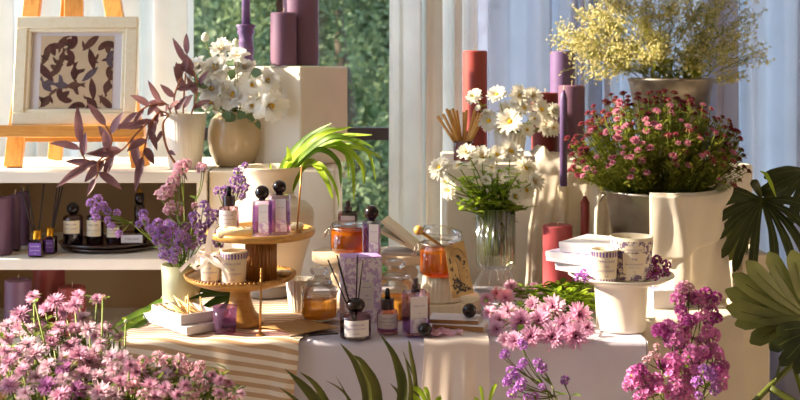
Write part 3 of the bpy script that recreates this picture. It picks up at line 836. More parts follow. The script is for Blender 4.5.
for i, (a, b) in enumerate([((290.5, 345), (338, 333.5)), ((307, 343.2), (338, 335.5))]):
    pa, pb = W(a[0], a[1], 2.492), W(b[0], b[1], 2.56); pa.z = TZ1+.004; pb.z = TZ1+.004
    pa = Vector((X(a[0], 2.484), 2.484, TZ+.012)); pb = Vector((X(b[0], 2.535), 2.535, TZ1+.0025))
    if i: pa = Vector((X(a[0], 2.494), 2.494, TZ+.011))
    o = MB().tube([Vector(), pb-pa], .0017, 6).build('diffuser_reed', M['black_reed'], loc=pa)
    tag(o, ['longer', 'shorter'][i]+' dark reed lying loose across the table edge', 'reed')
dropper('pink dropper bottle on the table, between the diffuser and the square bottle', (X(387.5, 2.56), 2.56, TZ1), U(10.6, 2.56), U(23, 2.56), 'pink_glass')
scent_square('tall square perfume bottle with dark spray top at the table front', (X(416, 2.535), 2.535, TZ1), U(23.5, 2.535), U(43.5, 2.535), U(4.3, 2.535), 'spray', math.radians(14), print_=.4, lvl=.3)
o = MB().ball((0, 0, U(7, 2.5)*.97), U(7, 2.5), 24, 16).build('ball_cap', M['black_cap'], loc=(X(425, 2.502), 2.502, TZ1+.004)); tag(o, 'black ball stopper lying at the foot of the spray bottle', 'bottle cap')

# ------------------------------------------------------------------ lilac box
d = 2.69; c = Vector((X(345, 2.645), 2.645)); an = math.radians(-14)
w, dp = U(36.5, 2.66)/math.cos(an), .062; h = U(65, 2.645)
ux = Vector((math.cos(an), math.sin(an))); uy = Vector((-math.sin(an), math.cos(an)))
an = math.radians(15); ux = Vector((math.cos(an), math.sin(an))); uy = Vector((-math.sin(an), math.cos(an)))
ctr = c+ux*w/2+uy*dp/2
t = thing('gift_box', 'tall lilac printed box behind the reed diffuser', 'box', (ctr.x, ctr.y, TZ1), an)
MB().box((0, 0, h/2), (w, dp, h)).build('carton', M['toile_box'], t, smooth=False)
MB().box((0, 0, h+.0006), (w*1.004, dp*1.004, .0016)).build('lid', M['toile_lid'], t, smooth=False)
label_flat(t, -w*.12, w*.28, h*.18, h*.62, -dp/2-.0006, [('TARA LUNE', .8, .13), ('THE', .5, .14), ('ENCYCLOPEDIST', .36, .1), ('100 ml', .1, .08)])
DD = D

# ------------------------------------------------------------------ wooden stands
ST = Vector((X(240.5, 2.62), 2.62, TZL)); zl = W(0, 277, 2.62).z-TZL
t = thing('cake_stand', 'wooden cake stand with beaded rim on a flared foot', 'stand', ST)
R = U(55.5, 2.62)
MB().lathe([(.052, 0), (.053, .006), (.05, .012), (.034, .028), (.026, .05), (.023, .075), (.025, zl-.03), (.03, zl-.024)], 40).build('pedestal', M['acacia'], t)
MB().lathe([(.03, zl-.024), (R*.6, zl-.02), (R*.86, zl-.009), (R*.97, zl-.001), (R, zl+.004), (R*.985, zl+.007), (R*.93, zl+.003), (R*.85, zl-.004), (.0005, zl-.005)], 64).build('plate', M['acacia'], t)
bd_ = MB()
for k in range(84):
    a = 2*PI*k/84; bd_.ball((R*.985*math.cos(a), R*.985*math.sin(a), zl+.007), .0032, 6, 4)
bd_.build('beaded_rim', M['acacia'], t)
zu = W(0, 229.5, 2.62).z
t = thing('riser_stand', 'wooden riser with fluted column standing on the beaded cake stand', 'stand', (X(261, 2.62), 2.62, ST.z+zl-.0045))
hcol = zu-(ST.z+zl)-.012
MB().lathe([(U(16.2, 2.62), 0), (U(16.2, 2.62), hcol)], 120, flute=(26, -.1)).build('fluted_column', M['walnut'], t)
R2 = U(54.5, 2.62)
MB().lathe([(.02, hcol-.001), (R2*.9, hcol), (R2*.97, hcol+.004), (R2, hcol+.012), (R2*.985, hcol+.018), (R2*.94, hcol+.018), (R2*.9, hcol+.012), (.0005, hcol+.0115)], 64).build('plate', M['acacia'], t)
UZ = ST.z+zl-.0045+hcol+.012; LZ = ST.z+zl-.0045
UC = Vector((X(261, 2.62), 2.62))
def up(px, dy=0): return Vector((X(px, 2.62+dy), 2.62+dy, UZ+.0005))
dropper('dropper bottle with dark collar on the upper wooden tier', up(229, -.005), U(10, 2.6), U(26, 2.6), 'pink_glass')
scent_square('shorter square perfume bottle with ball cap on the upper wooden tier', up(262, -.066), U(17, 2.56), U(35, 2.56), U(7.2, 2.56), 'ball', math.radians(-6))
scent_square('taller square perfume bottle with ball cap on the upper wooden tier', up(279.5, -.052), U(18.5, 2.57), U(40, 2.57), U(6.9, 2.57), 'ball', math.radians(-8))
for i, (px, dy, w_, lb) in enumerate([(235, -.082, .08, 'long')]):
    o = MB().box((0, 0, .010), (w_, .034, .020), bev=.005).build('soap_bar', M['cream_wax'], loc=up(px, dy)); o.rotation_euler.z = math.radians(4-7*i); autosharp(o, 60)
    tag(o, 'long cream wax bar pressed with dried flowers on the upper wooden tier', 'wax bar')
    fl_ = MB()
    for k in range(7):
        x = rnd(-w_*.4, w_*.4); y = rnd(-.012, .012); fl_.lathe([(.0035, .0202), (.002, .0218), (.0003, .022)], 6, (x, y, 0), close=False)
    fl_.build('dried_flower', M['walnut'], o)
o = MB().box((0, 0, .007), (.03, .03, .014), bev=.004).build('soap_bar', M['cream_wax'], loc=up(297, .03)); tag(o, 'small cream wax square at the right of the upper wooden tier', 'wax bar')
def incense(label, px, d, z, ytop, lean, r=.0022):
    t = thing('incense_holder', label, 'incense holder', (X(px, d), d, z))
    MB().lathe([(.011, 0), (.011, .002), (.004, .004), (.003, .012), (.0005, .012)], 20).build('base', M['brass'], t)
    h = W(px, ytop, d).z-z
    MB().tube([(0, 0, .003), (lean, 0, h)], r, 8).build('incense_stick', M['brass'], t)
incense('thin brass rod in a round foot on the upper wooden tier', 297, 2.6, UZ+.0005, 166, .011, .0022)
incense('thin brass rod in a round foot on the striped runner', 260, 2.51, TZL, 268, .003, .0026)

def tin(label, px, d, z, wpx, hpx, stripes=True, big=False, name='candle_cup'):
    R1 = U(wpx, d)/2; h = U(hpx, d); R0 = R1*.84; fl = (R1-R0)/h
    t = thing(name, label, 'candle', (X(px, d), d, z))
    MB().lathe([(R0*.96, 0), (R0, .002), (R1, h), (R1*.97, h+.0008), (R1*.93, h), (R1*.9, h*.88), (.0005, h*.87)], 40).build('cup', M['cream_paper'], t)
    if big:
        ex = None
        pm = M['toile_tin']
        label_curved(t, R0+.0008, -1.5, 1.5, h*.02, h*.93, [], pm=pm, flare=fl, name='printed_wrap')
        label_curved(t, R0+.0016, -.62, .5, h*.18, h*.66, [('THE', .68, .14), ('ENCYCLOPEDIST', .44, .105), ('SCENTED CANDLE', .3, .06), ('220 g', .1, .06)], pm=M['cream_paper'], ink=M['purple_ink'], flare=fl)
        label_curved(t, R0+.0017, -.5, .38, h*.69, h*.84, [('TARA LUNE', .2, .16)], pm=M['cream_paper'], ink=M['purple_ink'], flare=fl, name='name_band')
    else:
        def ex(mb, pt):
            for k in range(26):
                a = 2*PI*k/26; w_ = 2*PI/26*.27
                for za, zb in ((h*.8, h*.96), (h*.02, h*.12)):
                    i = len(mb.v); mb.v += [Vector(pt(a-w_, za, .0006)), Vector(pt(a+w_, za, .0006)), Vector(pt(a+w_, zb, .0006)), Vector(pt(a-w_, zb, .0006))]; mb.face(i, i+1, i+2, i+3)
        label_curved(t, R0+.0006, -1.0, 1.0, h*.0, h*.97, [('TARA LUNE', .66, .13), ('THE', .5, .1), ('ENCYCLOPEDIST', .36, .1), ('candle', .2, .07)], pm=M['cream_paper'], flare=fl, extra=ex)
    MB().tube([(0, 0, h*.86), (.001, 0, h*.96)], .001, 5).build('wick', M['wick'], t)
    return t
tin('striped paper candle cup tied with a ribbon on the lower wooden tier', 211, 2.565, LZ+.001, 22.5, 33)
tin('striped paper candle cup beside the fluted wooden column', 234, 2.545, LZ+.001, 26.5, 34)
o = MB().lathe([(.017, 0), (.02, .004), (.019, .01), (.0005, .012)], 24).build('wax_tablet', M['cream_wax'], loc=(X(284, 2.66), 2.66, LZ+.001)); tag(o, 'round cream wax tablet right of the fluted wooden column', 'wax tablet')
# ribbon
rb = thing('ribbon', 'cream printed ribbon tied in a bow over the striped cup', 'ribbon', W(209, 258, 2.53))
def ribbon(mb, pts, w, wd=(0, 0, 1)):
    P = [W(*p)-rb.location for p in pts]
    C = []
    for k in range(len(P)-1):
        p0, p1, p2, p3 = P[max(0, k-1)], P[k], P[k+1], P[min(len(P)-1, k+2)]
        for j in range(6):
            s = j/6; C.append(.5*((2*p1)+(p2-p0)*s+(2*p0-5*p1+4*p2-p3)*s*s+(-p0+3*p1-3*p2+p3)*s**3))
    C.append(P[-1]); mb.strip(C, [w]*len(C), wd, .05)
for nm, pts, w, wd in [('strap', [(217, 224, 2.515), (213, 228, 2.50), (210, 236, 2.505), (208, 248, 2.515), (208, 256, 2.523)], .0065, (0, -1, .3)),
                   ('bow_loop', [(209, 257, 2.525), (200, 253, 2.51), (193, 263, 2.505), (197, 269, 2.51), (204, 265, 2.515), (209, 258, 2.525)], .004, (.3, -1, 1)),
                   ('bow_loop', [(209, 257, 2.525), (216, 254, 2.515), (223, 261, 2.51), (221, 266, 2.51), (214, 263, 2.515), (209, 258, 2.525)], .004, (-.3, -1, 1)),
                   ('tail', [(209, 257, 2.522), (198, 255, 2.51), (189, 262, 2.50), (180, 271, 2.50)], .004, (.2, -1, .4)),
                   ('tail', [(209, 257, 2.522), (218, 262, 2.50), (225, 273, 2.497), (228, 282, 2.505)], .004, (-.5, -1, .2))]:
    mb = MB(); ribbon(mb, pts, w, wd); mb.build(nm, M['cloth_sheer'], rb)
MB().ball((0, 0, 0), .007, 10, 7).build('knot', M['cloth_sheer'], rb)

# tumbler, white boxes with matches
t = thing('glass_tumbler', 'small purple glass tumbler beside the white boxes', 'glass', (X(225, 2.53), 2.53, TZL))
R = U(12.3, 2.53); h = U(26.5, 2.53)
MB().lathe([(R*.82, 0), (R*.86, .002), (R, h), (R*.95, h), (R*.84, .01), (.0005, .008)], 32, close=False).build('glass_body', liquid('tumbler_glass', '#dcc4d8', '#8c6a88', .3), t)
MB().lathe([(R*.8, .0085), (R*.86, h*.35), (R*.3, h*.45), (.0005, h*.42)], 12, flute=(5, .1)).build('crystal_filling', M['pink_glass'], t)
BX = Vector((X(180, 2.62), 2.585)); brz = math.radians(30)
def open_tray(t, w, l, h, m, th=.0018):
    MB().box((0, 0, th/2), (w, l, th)).build('base', m, t, smooth=False)
    mb = MB()
    for sx in (-1, 1): mb.box((sx*(w/2-th/2), 0, h/2), (th, l, h))
    for sy in (-1, 1): mb.box((0, sy*(l/2-th/2), h/2), (w-2*th, th, h))
    return mb.build('wall', m, t, smooth=False)
bw, bl, brz = .075, .19, math.radians(41)
t = thing('gift_box', 'flat white lidded box under the box of matches', 'box', (-.498, 2.596, TZL+.001), brz)
MB().box((0, 0, .008), (bw-.002, bl-.002, .016)).build('base', M['paper'], t, smooth=False); MB().box((0, 0, .013), (bw+.002, bl+.002, .01)).build('lid', M['paper'], t, smooth=False)
z1 = TZL+.0195; trz = math.radians(38)
t = thing('matchbox', 'open white box filled with wooden matches', 'box', (-.489, 2.594, z1), trz)
open_tray(t, .085, .142, .023, M['paper'])
c0 = Vector((-.489, 2.594, z1))
mh = mat('match_head', '#d2a55a', .8, 40)
for k in range(26):
    q = Matrix.Rotation(trz, 3, 'Z'); hd_ = q @ Vector((rnd(-.028, .03), rnd(-.06, -.035), 0)); a = trz+PI/2+rnd(-.5, .5)
    dd = Vector((math.cos(a), math.sin(a), rnd(.12, .42))).normalized(); p = c0+hd_+Vector((0, 0, .006+.0019*(k % 7)))
    t = thing('match', 'wooden match lying in the open white box', 'match', p, 0, 'wooden matches in the white box')
    MB().tube([Vector(), dd*rnd(.06, .085)], .0019, 4).build('splint', M['match'], t); MB().ball(Vector(), .0026, 6, 4).build('head', mh, t)

# kraft envelope
def env(u, v):
    a = Vector((X(262, 2.64), 2.66)); p = [Vector((X(257, 2.585), 2.585)), Vector((X(298, 2.51), 2.51)), Vector((X(338, 2.575), 2.575)), Vector((X(301, 2.66), 2.66))]
    q = p[0].lerp(p[1], u).lerp(p[3].lerp(p[2], u), v)
    return (q.x, q.y, TZL+.002+.0015*math.sin(u*4)+.002*math.sin(v*3)*u)
o = MB().grid(env, 14, 14).build('kraft_envelope', M['kraft']); o.modifiers.new('s', 'SOLIDIFY').thickness = .0012
tag(o, 'brown kraft paper sheet lying by the amber jar', 'paper')

# ------------------------------------------------------------------ jars of honey
def honey_jar(label, loc, R, H_, liq, lvl, name='honey_jar', lid='knob', neck=.8):
    t = thing(name, label, 'jar', loc); hb = H_*(.66 if lid == 'knob' else .74)
    if lid == 'knob':
        body = [(R*.84, 0), (R*.97, .006), (R, hb*.3), (R, hb*.72), (R*.93, hb*.88), (R*.7, hb*.98), (R*.66, hb), (R*.68, hb+.003)]
        MB().lathe(body, 40).build('glass_body', M['clear'], t)
        MB().lathe([(R*.8, .003), (R*.93, .007), (R*.96, hb*.3), (R*.96, hb*lvl), (.0005, hb*lvl)], 36).build('honey', M[liq], t)
        MB().lathe([(R*.74, hb+.001), (R*.76, hb+.006), (R*.62, hb+.012), (R*.35, H_*.8), (R*.3, H_*.84), (R*.48, H_*.88), (R*.52, H_*.94), (R*.4, H_*.99), (.0005, H_)], 32).build('glass_lid', M['clear'], t)
        MB().lathe([(R*.99, hb*.86), (R*1.02, hb*.9), (R*.97, hb*.93)], 36, close=False).build('rim_ring', M['clear'], t)
    else:
        body = [(R*.85, 0), (R*.98, .006), (R, hb*.25), (R, hb*.6), (R*.95, hb*.76), (R*.84, hb*.88), (R*.84, hb*.94), (R*.92, hb*.96), (R*.92, hb)]
        MB().lathe(body, 40, close=False).build('glass_body', M['clear'], t)
        MB().lathe([(.0005, .003), (R*.82, .003), (R*.94, .008), (R*.965, hb*.25), (R*.965, hb*lvl), (.0005, hb*lvl)], 36).build('honey', M[liq], t)
    return t
honey_jar('amber honey jar with glass knob lid left of the lilac box', (X(319, 2.665), 2.665, TZL+.001), U(18, 2.665), U(52, 2.665), 'amber', .52)
honey_jar('amber honey jar with glass knob lid right of the lilac box', (X(395, 2.72), 2.72, TZ1), U(21, 2.72), U(57, 2.72), 'amber', .5)
def clip(t, R, hb, side=-1):
    mb = MB(); w = .0012
    mb.tube([(R*.96*math.cos(a), R*.96*math.sin(a), hb*.95) for a in [2*PI*k/40 for k in range(41)]], w, 5, False)
    mb.tube([(side*R*.95, -.004, hb*.97), (side*R*1.12, -.006, hb*.98), (side*R*1.32, -.008, hb*.7), (side*R*1.38, -.006, hb*.58), (side*R*1.28, .002, hb*.6), (side*R*1.08, .004, hb*.88)], w, 6)
    mb.tube([(side*R*1.0, .008, hb*.97), (side*R*1.2, .01, hb*.74), (side*R*1.1, .004, hb*.7), (side*R*1.02, -.01, hb*.9)], w, 6)
    mb.build('wire_clip', M['wire'], t)
# stand under the left clip jar
def stone_stand(label, px, d, ytop, rpx, z0, name='cake_stand', m='travertine'):
    t = thing(name, label, 'stand', (X(px, d), d, z0)); h = W(px, ytop, d).z-z0; R = U(rpx, d)
    MB().lathe([(R*.62, 0), (R*.62, .006), (R*.3, .014), (R*.22, h*.25), (R*.42, h*.42), (R*.46, h*.55), (R*.3, h*.7), (R*.25, h-.03), (R*.4, h-.026)], 32).build('pedestal', M[m], t)
    MB().lathe([(R*.4, h-.026), (R*.94, h-.025), (R, h-.02), (R, h-.003), (R*.985, h), (.0005, h)], 48).build('plate', M[m], t)
    return W(px, ytop, d).z
zs = stone_stand('round travertine cake stand under the deep orange honey jar', 346, 2.86, 251, 34, TZ1)
J = Vector((X(349, 2.84), 2.84, zs+.001)); R = U(18.5, 2.84); Hj = U(35, 2.84)
t = honey_jar('deep orange honey jar with wire clip on the travertine stand', J, R, Hj, 'honey', .84, lid='clip'); hb = Hj*.74
MB().lathe([(R*.95, hb+.001), (R*.97, hb+.005), (R*.9, hb+.009), (R*.5, hb+.0115), (.0005, hb+.012)], 36).build('glass_lid', M['clear'], t); clip(t, R, hb)
scent_square('plum perfume bottle with spray top standing behind the orange jar', (X(348, 2.925), 2.925, zs+.001), U(19, 2.925), U(34.5, 2.925), U(4.2, 2.925), 'spray', gm='plum_glass', lvl=.7)
scent_square('square perfume bottle with ball cap right of the orange jar', (X(371.5, 2.80), 2.80, zs+.001), U(17, 2.80), U(34, 2.8), U(7.4, 2.8), 'ball', math.radians(-5))
zs2 = stone_stand('cream cake stand behind the right amber jar', 403, 2.98, 251, 34, TZ1, m='ceramic_cream')
# open white book leaning on the cream stand
bk = thing('open_book', 'white hardback leaning open on the cream stand behind the jars', 'book', (X(402, 2.96), 2.96, zs2+.001), math.radians(-8))
for k, (a, L) in enumerate([(math.radians(38), .125), (math.radians(26), .12)]):
    q = Matrix.Rotation(a, 3, 'Y'); mb = MB(); mb.box(q @ Vector((0, 0, .005))+Vector((0, 0, .042-.014*k)), (L, .1, .007), q); mb.build('cover', M['cream_paper'], bk, smooth=False)
MB().box((.0, 0, .003), (.09, .1, .006)).build('page_block', M['paper'], bk, smooth=False)

# honey jar with dipper, on a fluted cup on a round riser
RD = 2.80
t = thing('round_riser', 'round whitewashed wooden riser under the honey jar with dipper', 'riser', (X(434, RD), RD, TZ1))
rz_ = W(0, 296, RD).z-TZ1; R = U(47, RD)
autosharp(MB().lathe([(R*.98, 0), (R, .003), (R, rz_-.003), (R*.985, rz_), (R*.9, rz_), (R*.89, rz_-.002), (.0005, rz_-.002)], 64).build('drum', M['pale_wood'], t))
RZ = TZ1+rz_
d = 2.76
t = thing('fluted_cup', 'upturned fluted cream cup under the honey jar with dipper', 'cup', (X(440, d), d, RZ-.001))
hf = U(24, d); R = U(22, d)
MB().lathe([(R, 0), (R*.97, .004), (R*.82, hf*.7), (R*.78, hf), (.0005, hf)], 96, flute=(26, -.07)).build('body', M['ceramic_cream'], t)
J = Vector((X(439, d), d, RZ+hf)); R = U(19.5, d); Hj = U(46, d); hb = Hj*.74
t = honey_jar('honey jar with open glass lid, wooden dipper inside', J, R, Hj, 'honey', .76, lid='clip'); clip(t, R, hb)
q = Matrix.Rotation(math.radians(9), 3, 'Y')
MB().lathe([(R*.98, 0), (R*1.05, .004), (R*1.05, .012), (R*.98, .022), (R*.6, .0255), (.0005, .026)], 36, (R*.12, 0, hb+.009), rot=q).build('glass_lid', M['clear'], t)
o = thing('honey_dipper', 'wooden honey dipper sticking out of the open honey jar', 'dipper', W(452, 253, d))
a = Vector(); b = W(417.5, 229.5, 2.70)-o.location
MB().tube([a, b*.5, b*.9], [.0038, .0036, .0042], 10).build('handle', M['acacia'], o)
MB().ball(b*.97, .0115, 14, 10).build('knob', M['acacia'], o)
# kraft card
o = thing('kraft_card', 'kraft card with an engraved plant leaning on the honey jar', 'card', W(462, 298, 2.68))
q = [W(444.5, 247, 2.722), W(463.5, 240.5, 2.735), W(474, 293, 2.685), W(452.5, 298.5, 2.675)]
q = [p-o.location for p in q]; nrm = (q[1]-q[0]).cross(q[3]-q[0]).normalized()
if nrm.y > 0: nrm = -nrm
def cardp(u, v, off=0): return q[0].lerp(q[1], u).lerp(q[3].lerp(q[2], u), v)+nrm*off
mb = MB(); i = len(mb.v); mb.v += [cardp(u, v, f) for f in (.0006, -.0006) for u, v in ((0, 0), (1, 0), (1, 1), (0, 1))]
for f in ((0, 1, 2, 3), (7, 6, 5, 4), (0, 4, 5, 1), (1, 5, 6, 2), (2, 6, 7, 3), (3, 7, 4, 0)): mb.face(*f)
mb.build('card', M['kraft'], o, smooth=False)
mb = MB()
rr = random.Random(5)
mb.tube([cardp(.5+.36*math.cos(a), .3-.2*math.sin(a), .001) for a in [PI*k/14 for k in range(15)]], .0004, 4)
for k in range(150):
    v = rr.uniform(.25, .93); u = .5+rr.gauss(0, .1+.16*v)
    if not .12 < u < .88: continue
    a = rr.uniform(0, 6.3); s = rr.uniform(.05, .12)
    i = len(mb.v); mb.v += [cardp(u+s*math.cos(a+b)*(1 if k2 % 2 else .45), v+.4*s*math.sin(a+b)*(1 if k2 % 2 else .45), .0009) for k2, b in enumerate([0, .8, 1.6, 3.1, 3.9, 4.7])]
    mb.face(*range(i, i+6))
mb.tube([cardp(.5, .92, .001), cardp(.48, .5, .001), cardp(.42, .28, .001)], .0006, 4)
mb.build('engraving', M['black_ink'], o)

# white booklets beside the bottle
z = TZ1+.009
for i, (px, d, w_, l_, h_, a, lb, sm) in enumerate([(461, 2.57, .115, .075, .011, -14, 'white paperback with brown binding, lowest beside the spray bottle', 'spine'),
                                        (455, 2.585, .11, .07, .008, -9, 'white paperback on top of the pair, under the ball stopper', 'spine')]):
    t = thing('book', lb, 'book', (X(px, d), d, z), math.radians(a))
    MB().box((0, 0, h_/2), (w_*.97, l_*.95, h_-.002)).build('pages', M['cream_paper'], t, smooth=False)
    mb = MB(); mb.box((0, 0, .0006), (w_, l_, .0012)); mb.box((0, 0, h_-.0006), (w_, l_, .0012)); mb.cur = 1; mb.box((0, -l_/2, h_/2), (w_, .0014, h_))
    mb.build('cover', [M['paper'], M[sm]], t, smooth=False); z += h_+.0006
o = MB().ball((0, 0, U(7.2, 2.57)), U(7.2, 2.57), 24, 16).build('ball_cap', M['black_cap'], loc=(X(469.5, 2.57), 2.57, z+.0003)); tag(o, 'black ball stopper resting on the white paperbacks', 'bottle cap')

# ------------------------------------------------------------------ white ceramic cake stand and its load
d = 2.6; CS = Vector((X(621, d), d, TZ1)); hz = W(0, 275, d).z-TZ1
t = thing('cake_stand', 'white ceramic cake stand carrying boxes and candle cups', 'stand', CS)
R = U(52.5, d)
MB().lathe([(U(25, d), 0), (U(24.2, d), .004), (U(25, d), hz*.4), (U(26.6, d), hz*.8), (R*.62, hz*.88), (R*.88, hz*.95), (R, hz+.002), (R*.99, hz+.005), (R*.93, hz), (R*.8, hz-.006), (.0005, hz-.0065)], 64).build('body', M['ceramic_white'], t)
CZ = TZ1+hz-.005
def whitebox(label, px, d, z, w_, l_, h_, a, m=None):
    t = thing('gift_box', label, 'box', (X(px, d), d, z), math.radians(a))
    MB().box((0, 0, h_*.42), (w_-.002, l_-.002, h_*.84)).build('tray', M['paper'], t, smooth=False)
    MB().box((0, 0, h_*.75), (w_, l_, h_*.5)).build('lid', M['paper'], t, smooth=False)
    if m:
        mb = MB(); mb.box((0, 0, h_+.0003), (w_*.96, l_*.96, .0006)); mb.build('printed_top', m, t, smooth=False)
    return t
whitebox('white box, lowest of the stack of three on the ceramic stand', 590, 2.635, CZ+.007, .09, .135, .02, 38)
whitebox('white box with lilac printed lid, middle of the stack of three', 583, 2.645, CZ+.0285, .1, .14, .022, 48, M['toile_book'])
t = whitebox('plain white box, topmost of the stack of three', 596, 2.668, CZ+.052, .115, .15, .022, -35)
mb = MB(); mb.text('TARA LUNE', .012, lambda a, b: (a, b-.02, .0226)); mb.text('candle', .008, lambda a, b: (a, b+.02, .0226)); mb.build('lettering', M['grey_ink'], t, smooth=False)
tin('small striped paper candle cup on the ceramic stand', 604.5, 2.535, CZ+.0035, 27, 32)
tin('large purple printed candle tin on the ceramic stand', 631.5, 2.565, CZ+.0035, 42.5, 42.5, big=True, name='candle_tin')

# draped objects on the low plinth
whitebox('small printed box half covered by linen on the low plinth', 664, 2.84, TZ+.004, .085, .08, .045, 8, M['toile_book'])

# ------------------------------------------------------------------ shelf diffusers and tray
for i, (px, d, w_, h_, lb, tips) in enumerate([(37, 3.15, 14.5, 17.5, 'front purple labelled reed bottle with gold collar on the middle shelf', [(21, 187), (27.5, 185), (44, 184)]),
                                      (50, 3.2, 12.5, 17.5, 'purple labelled reed bottle with gold collar standing behind its twin', [(57, 187.5), (60, 186.5), (62.5, 186.5)])]):
    w = U(w_, d); h = U(h_, d); L = Vector((X(px, d), d, S2+.001))
    t = thing('reed_diffuser', lb, 'diffuser', L, math.radians(-3))
    autosharp(MB().box((0, 0, h/2), (w, w*.8, h), bev=.003).build('glass_body', M['plum_glass'], t))
    MB().box((0, 0, h*.4), (w*.86, w*.68, h*.72)).build('liquid', M['plum_liquid'], t, smooth=False)
    label_flat(t, -w*.42, w*.42, h*.1, h*.82, -w*.4-.0007, [('TARA LUNE', .68, .14), ('ENCYCLOPEDIST', .36, .11), ('100 ml', .1, .08)], pm=mat('purple_label%d' % i, '#73489a', .6, 20, .05), ink=M['white_ink'])
    MB().lathe([(w*.3, h), (w*.3, h+U(8.5, d)), (w*.16, h+U(8.6, d)), (w*.14, h+U(4, d))], 24, close=False).build('collar', M['gold'], t)
    reeds('diffuser_reed', 'dark reed standing in the '+('front' if i == 0 else 'rear')+' gold collared bottle on the shelf', L+Vector((0, 0, h*.3)), [W(a, b, d+.02*(k-1)) for k, (a, b) in enumerate(tips)], M['black_reed'], .0022, 'dark reeds in the '+('front' if i == 0 else 'rear')+' shelf bottle')
TR = Vector((X(110, 3.3), 3.3, S2+.001))
for i in range(2):
    t = MB().lathe([(.118, 0), (.13, .004), (.134, .01), (.131, .0105), (.124, .006), (.0005, .005)], 56, sq=(1.03, .85)).build('tray', M['brown_cap'], loc=TR+Vector((-.006*i, -.004*i, .0115*i)))
    tag(t, ['lower', 'upper'][i]+' of two nested dark oval trays on the middle shelf', 'tray')
TRZ = TR.z+.018
def shelf_bottle(label, px, d, w_, h_, cap, lab=True, lh=(.42, .86)):
    w = U(w_, d); h = U(h_, d); t = thing('perfume_bottle', label, 'bottle', (X(px, d), d, TRZ))
    MB().lathe([(w*.47, 0), (w*.5, .003), (w*.5, h*.93), (w*.44, h), (w*.2, h+.002), (w*.2, h+.007)], 32).build('glass_body', M['plum_glass'], t)
    MB().lathe([(w*.42, .003), (w*.44, .006), (w*.44, h*.5), (.0005, h*.5)], 24).build('liquid', M['plum_liquid'], t)
    if lab: label_curved(t, w*.5+.0006, -.95, .95, h*lh[0], h*lh[1], [('TARA LUNE', .66, .12), ('THE ENCYCLOPEDIST', .35, .08)], pm=M['cream_paper'], ink=M['grey_ink'])
    if cap == 'ball': MB().ball((0, 0, h+.003+U(6, d)), U(6.2, d), 20, 12).build('cap', M['black_cap'], t)
    return t
shelf_bottle('round dark scent bottle with black ball cap on the shelf tray', 73, 3.24, 19.5, 29, 'ball')
shelf_bottle('dark scent bottle without cap beside the ball capped one', 95, 3.25, 17, 29, None, lh=(.3, .86))
shelf_bottle('dark scent bottle behind the purple statice on the tray', 114, 3.26, 15, 24, None, lh=(.3, .7))
t = thing('label_box', 'small dark box with white label at the right of the tray', 'box', (X(133.5, 3.26), 3.26, TRZ))
MB().box((0, 0, .017), (.064, .04, .034)).build('carton', M['plum_glass'], t, smooth=False); label_flat(t, -.03, .03, .005, .027, -.0208, [('TARA LUNE', .4, .12)], ink=M['grey_ink'])
t = thing('oil_bottle', 'slim dark bottle with a gold tipped stopper on the tray', 'bottle', (X(139.5, 3.33), 3.33, TRZ)); d = 3.33
MB().lathe([(U(5.2, d), 0), (U(5.2, d), U(34, d)), (U(3, d), U(36, d))], 20).build('glass_body', M['brown_cap'], t)
MB().lathe([(U(3.5, d), U(36, d)), (U(4.6, d), U(38, d)), (U(5, d), U(41, d)), (U(4.5, d), U(46, d)), (U(3, d), U(47.5, d))], 18).build('cap', M['black_cap'], t)
MB().lathe([(U(3.2, d), U(46.5, d)), (U(2.4, d), U(48, d)), (U(.8, d), U(50, d)), (.0005, U(51.5, d))], 14).build('gold_tip', M['gold'], t)
MB().tube([(0, 0, U(51, d)), (.003, 0, U(58, d)), (.009, .004, U(66, d))], .0007, 5).build('chain', M['gold'], t)

# ------------------------------------------------------------------ easel and picture
PTZ = 1.0605
es = thing('easel', 'orange pine tabletop easel holding the framed print', 'easel', (X(75, 3.28), 3.28, PTZ))
def beam(a, b, w, th, m, name):
    a = Vector(a)-es.location; b = Vector(b)-es.location; mid = (a+b)/2; dz = (b-a).normalized()
    q = Matrix((dz.cross(Vector((0, 1, 0))).normalized()*-1, Vector((0, 0, 0)), dz)); xx = Vector((0, 1, 0)).cross(dz).normalized(); yy = dz.cross(xx).normalized()
    rot = Matrix((xx, yy, dz)).transposed()
    return autosharp(MB().box(mid, (w, th, (b-a).length), rot, bev=.0015).build(name, m, es))
def wz(px, py, d, z): v = W(px, py, d); v.z = z; return v
beam(wz(13, 168, 3.24, PTZ+.002), W(36, -25, 3.42), U(17, 3.3), .02, M['pine'], 'leg')
beam(wz(141, 166, 3.25, PTZ+.002), W(108, -25, 3.42), U(18, 3.3), .02, M['pine'], 'leg')
beam(wz(55, 162, 3.5, PTZ+.002), W(71, -25, 3.45), U(14, 3.4), .018, M['pine'], 'rear_leg')
beam(W(74, -30, 3.44), W(74, 60, 3.40), U(19, 3.3), .016, M['pine'], 'centre_post')
def rail(xa, xb, y, h, d, dp, nm):
    p = W((xa+xb)/2, y, d)-es.location
    return autosharp(MB().box(p, (U(xb-xa, d), dp, U(h, d)), bev=.0015).build(nm, M['pine_h'], es))
rail(-14, 145, 131, 11.5, 3.19, .034, 'ledge'); rail(25, 143, 139.3, 5, 3.245, .02, 'crossbar')
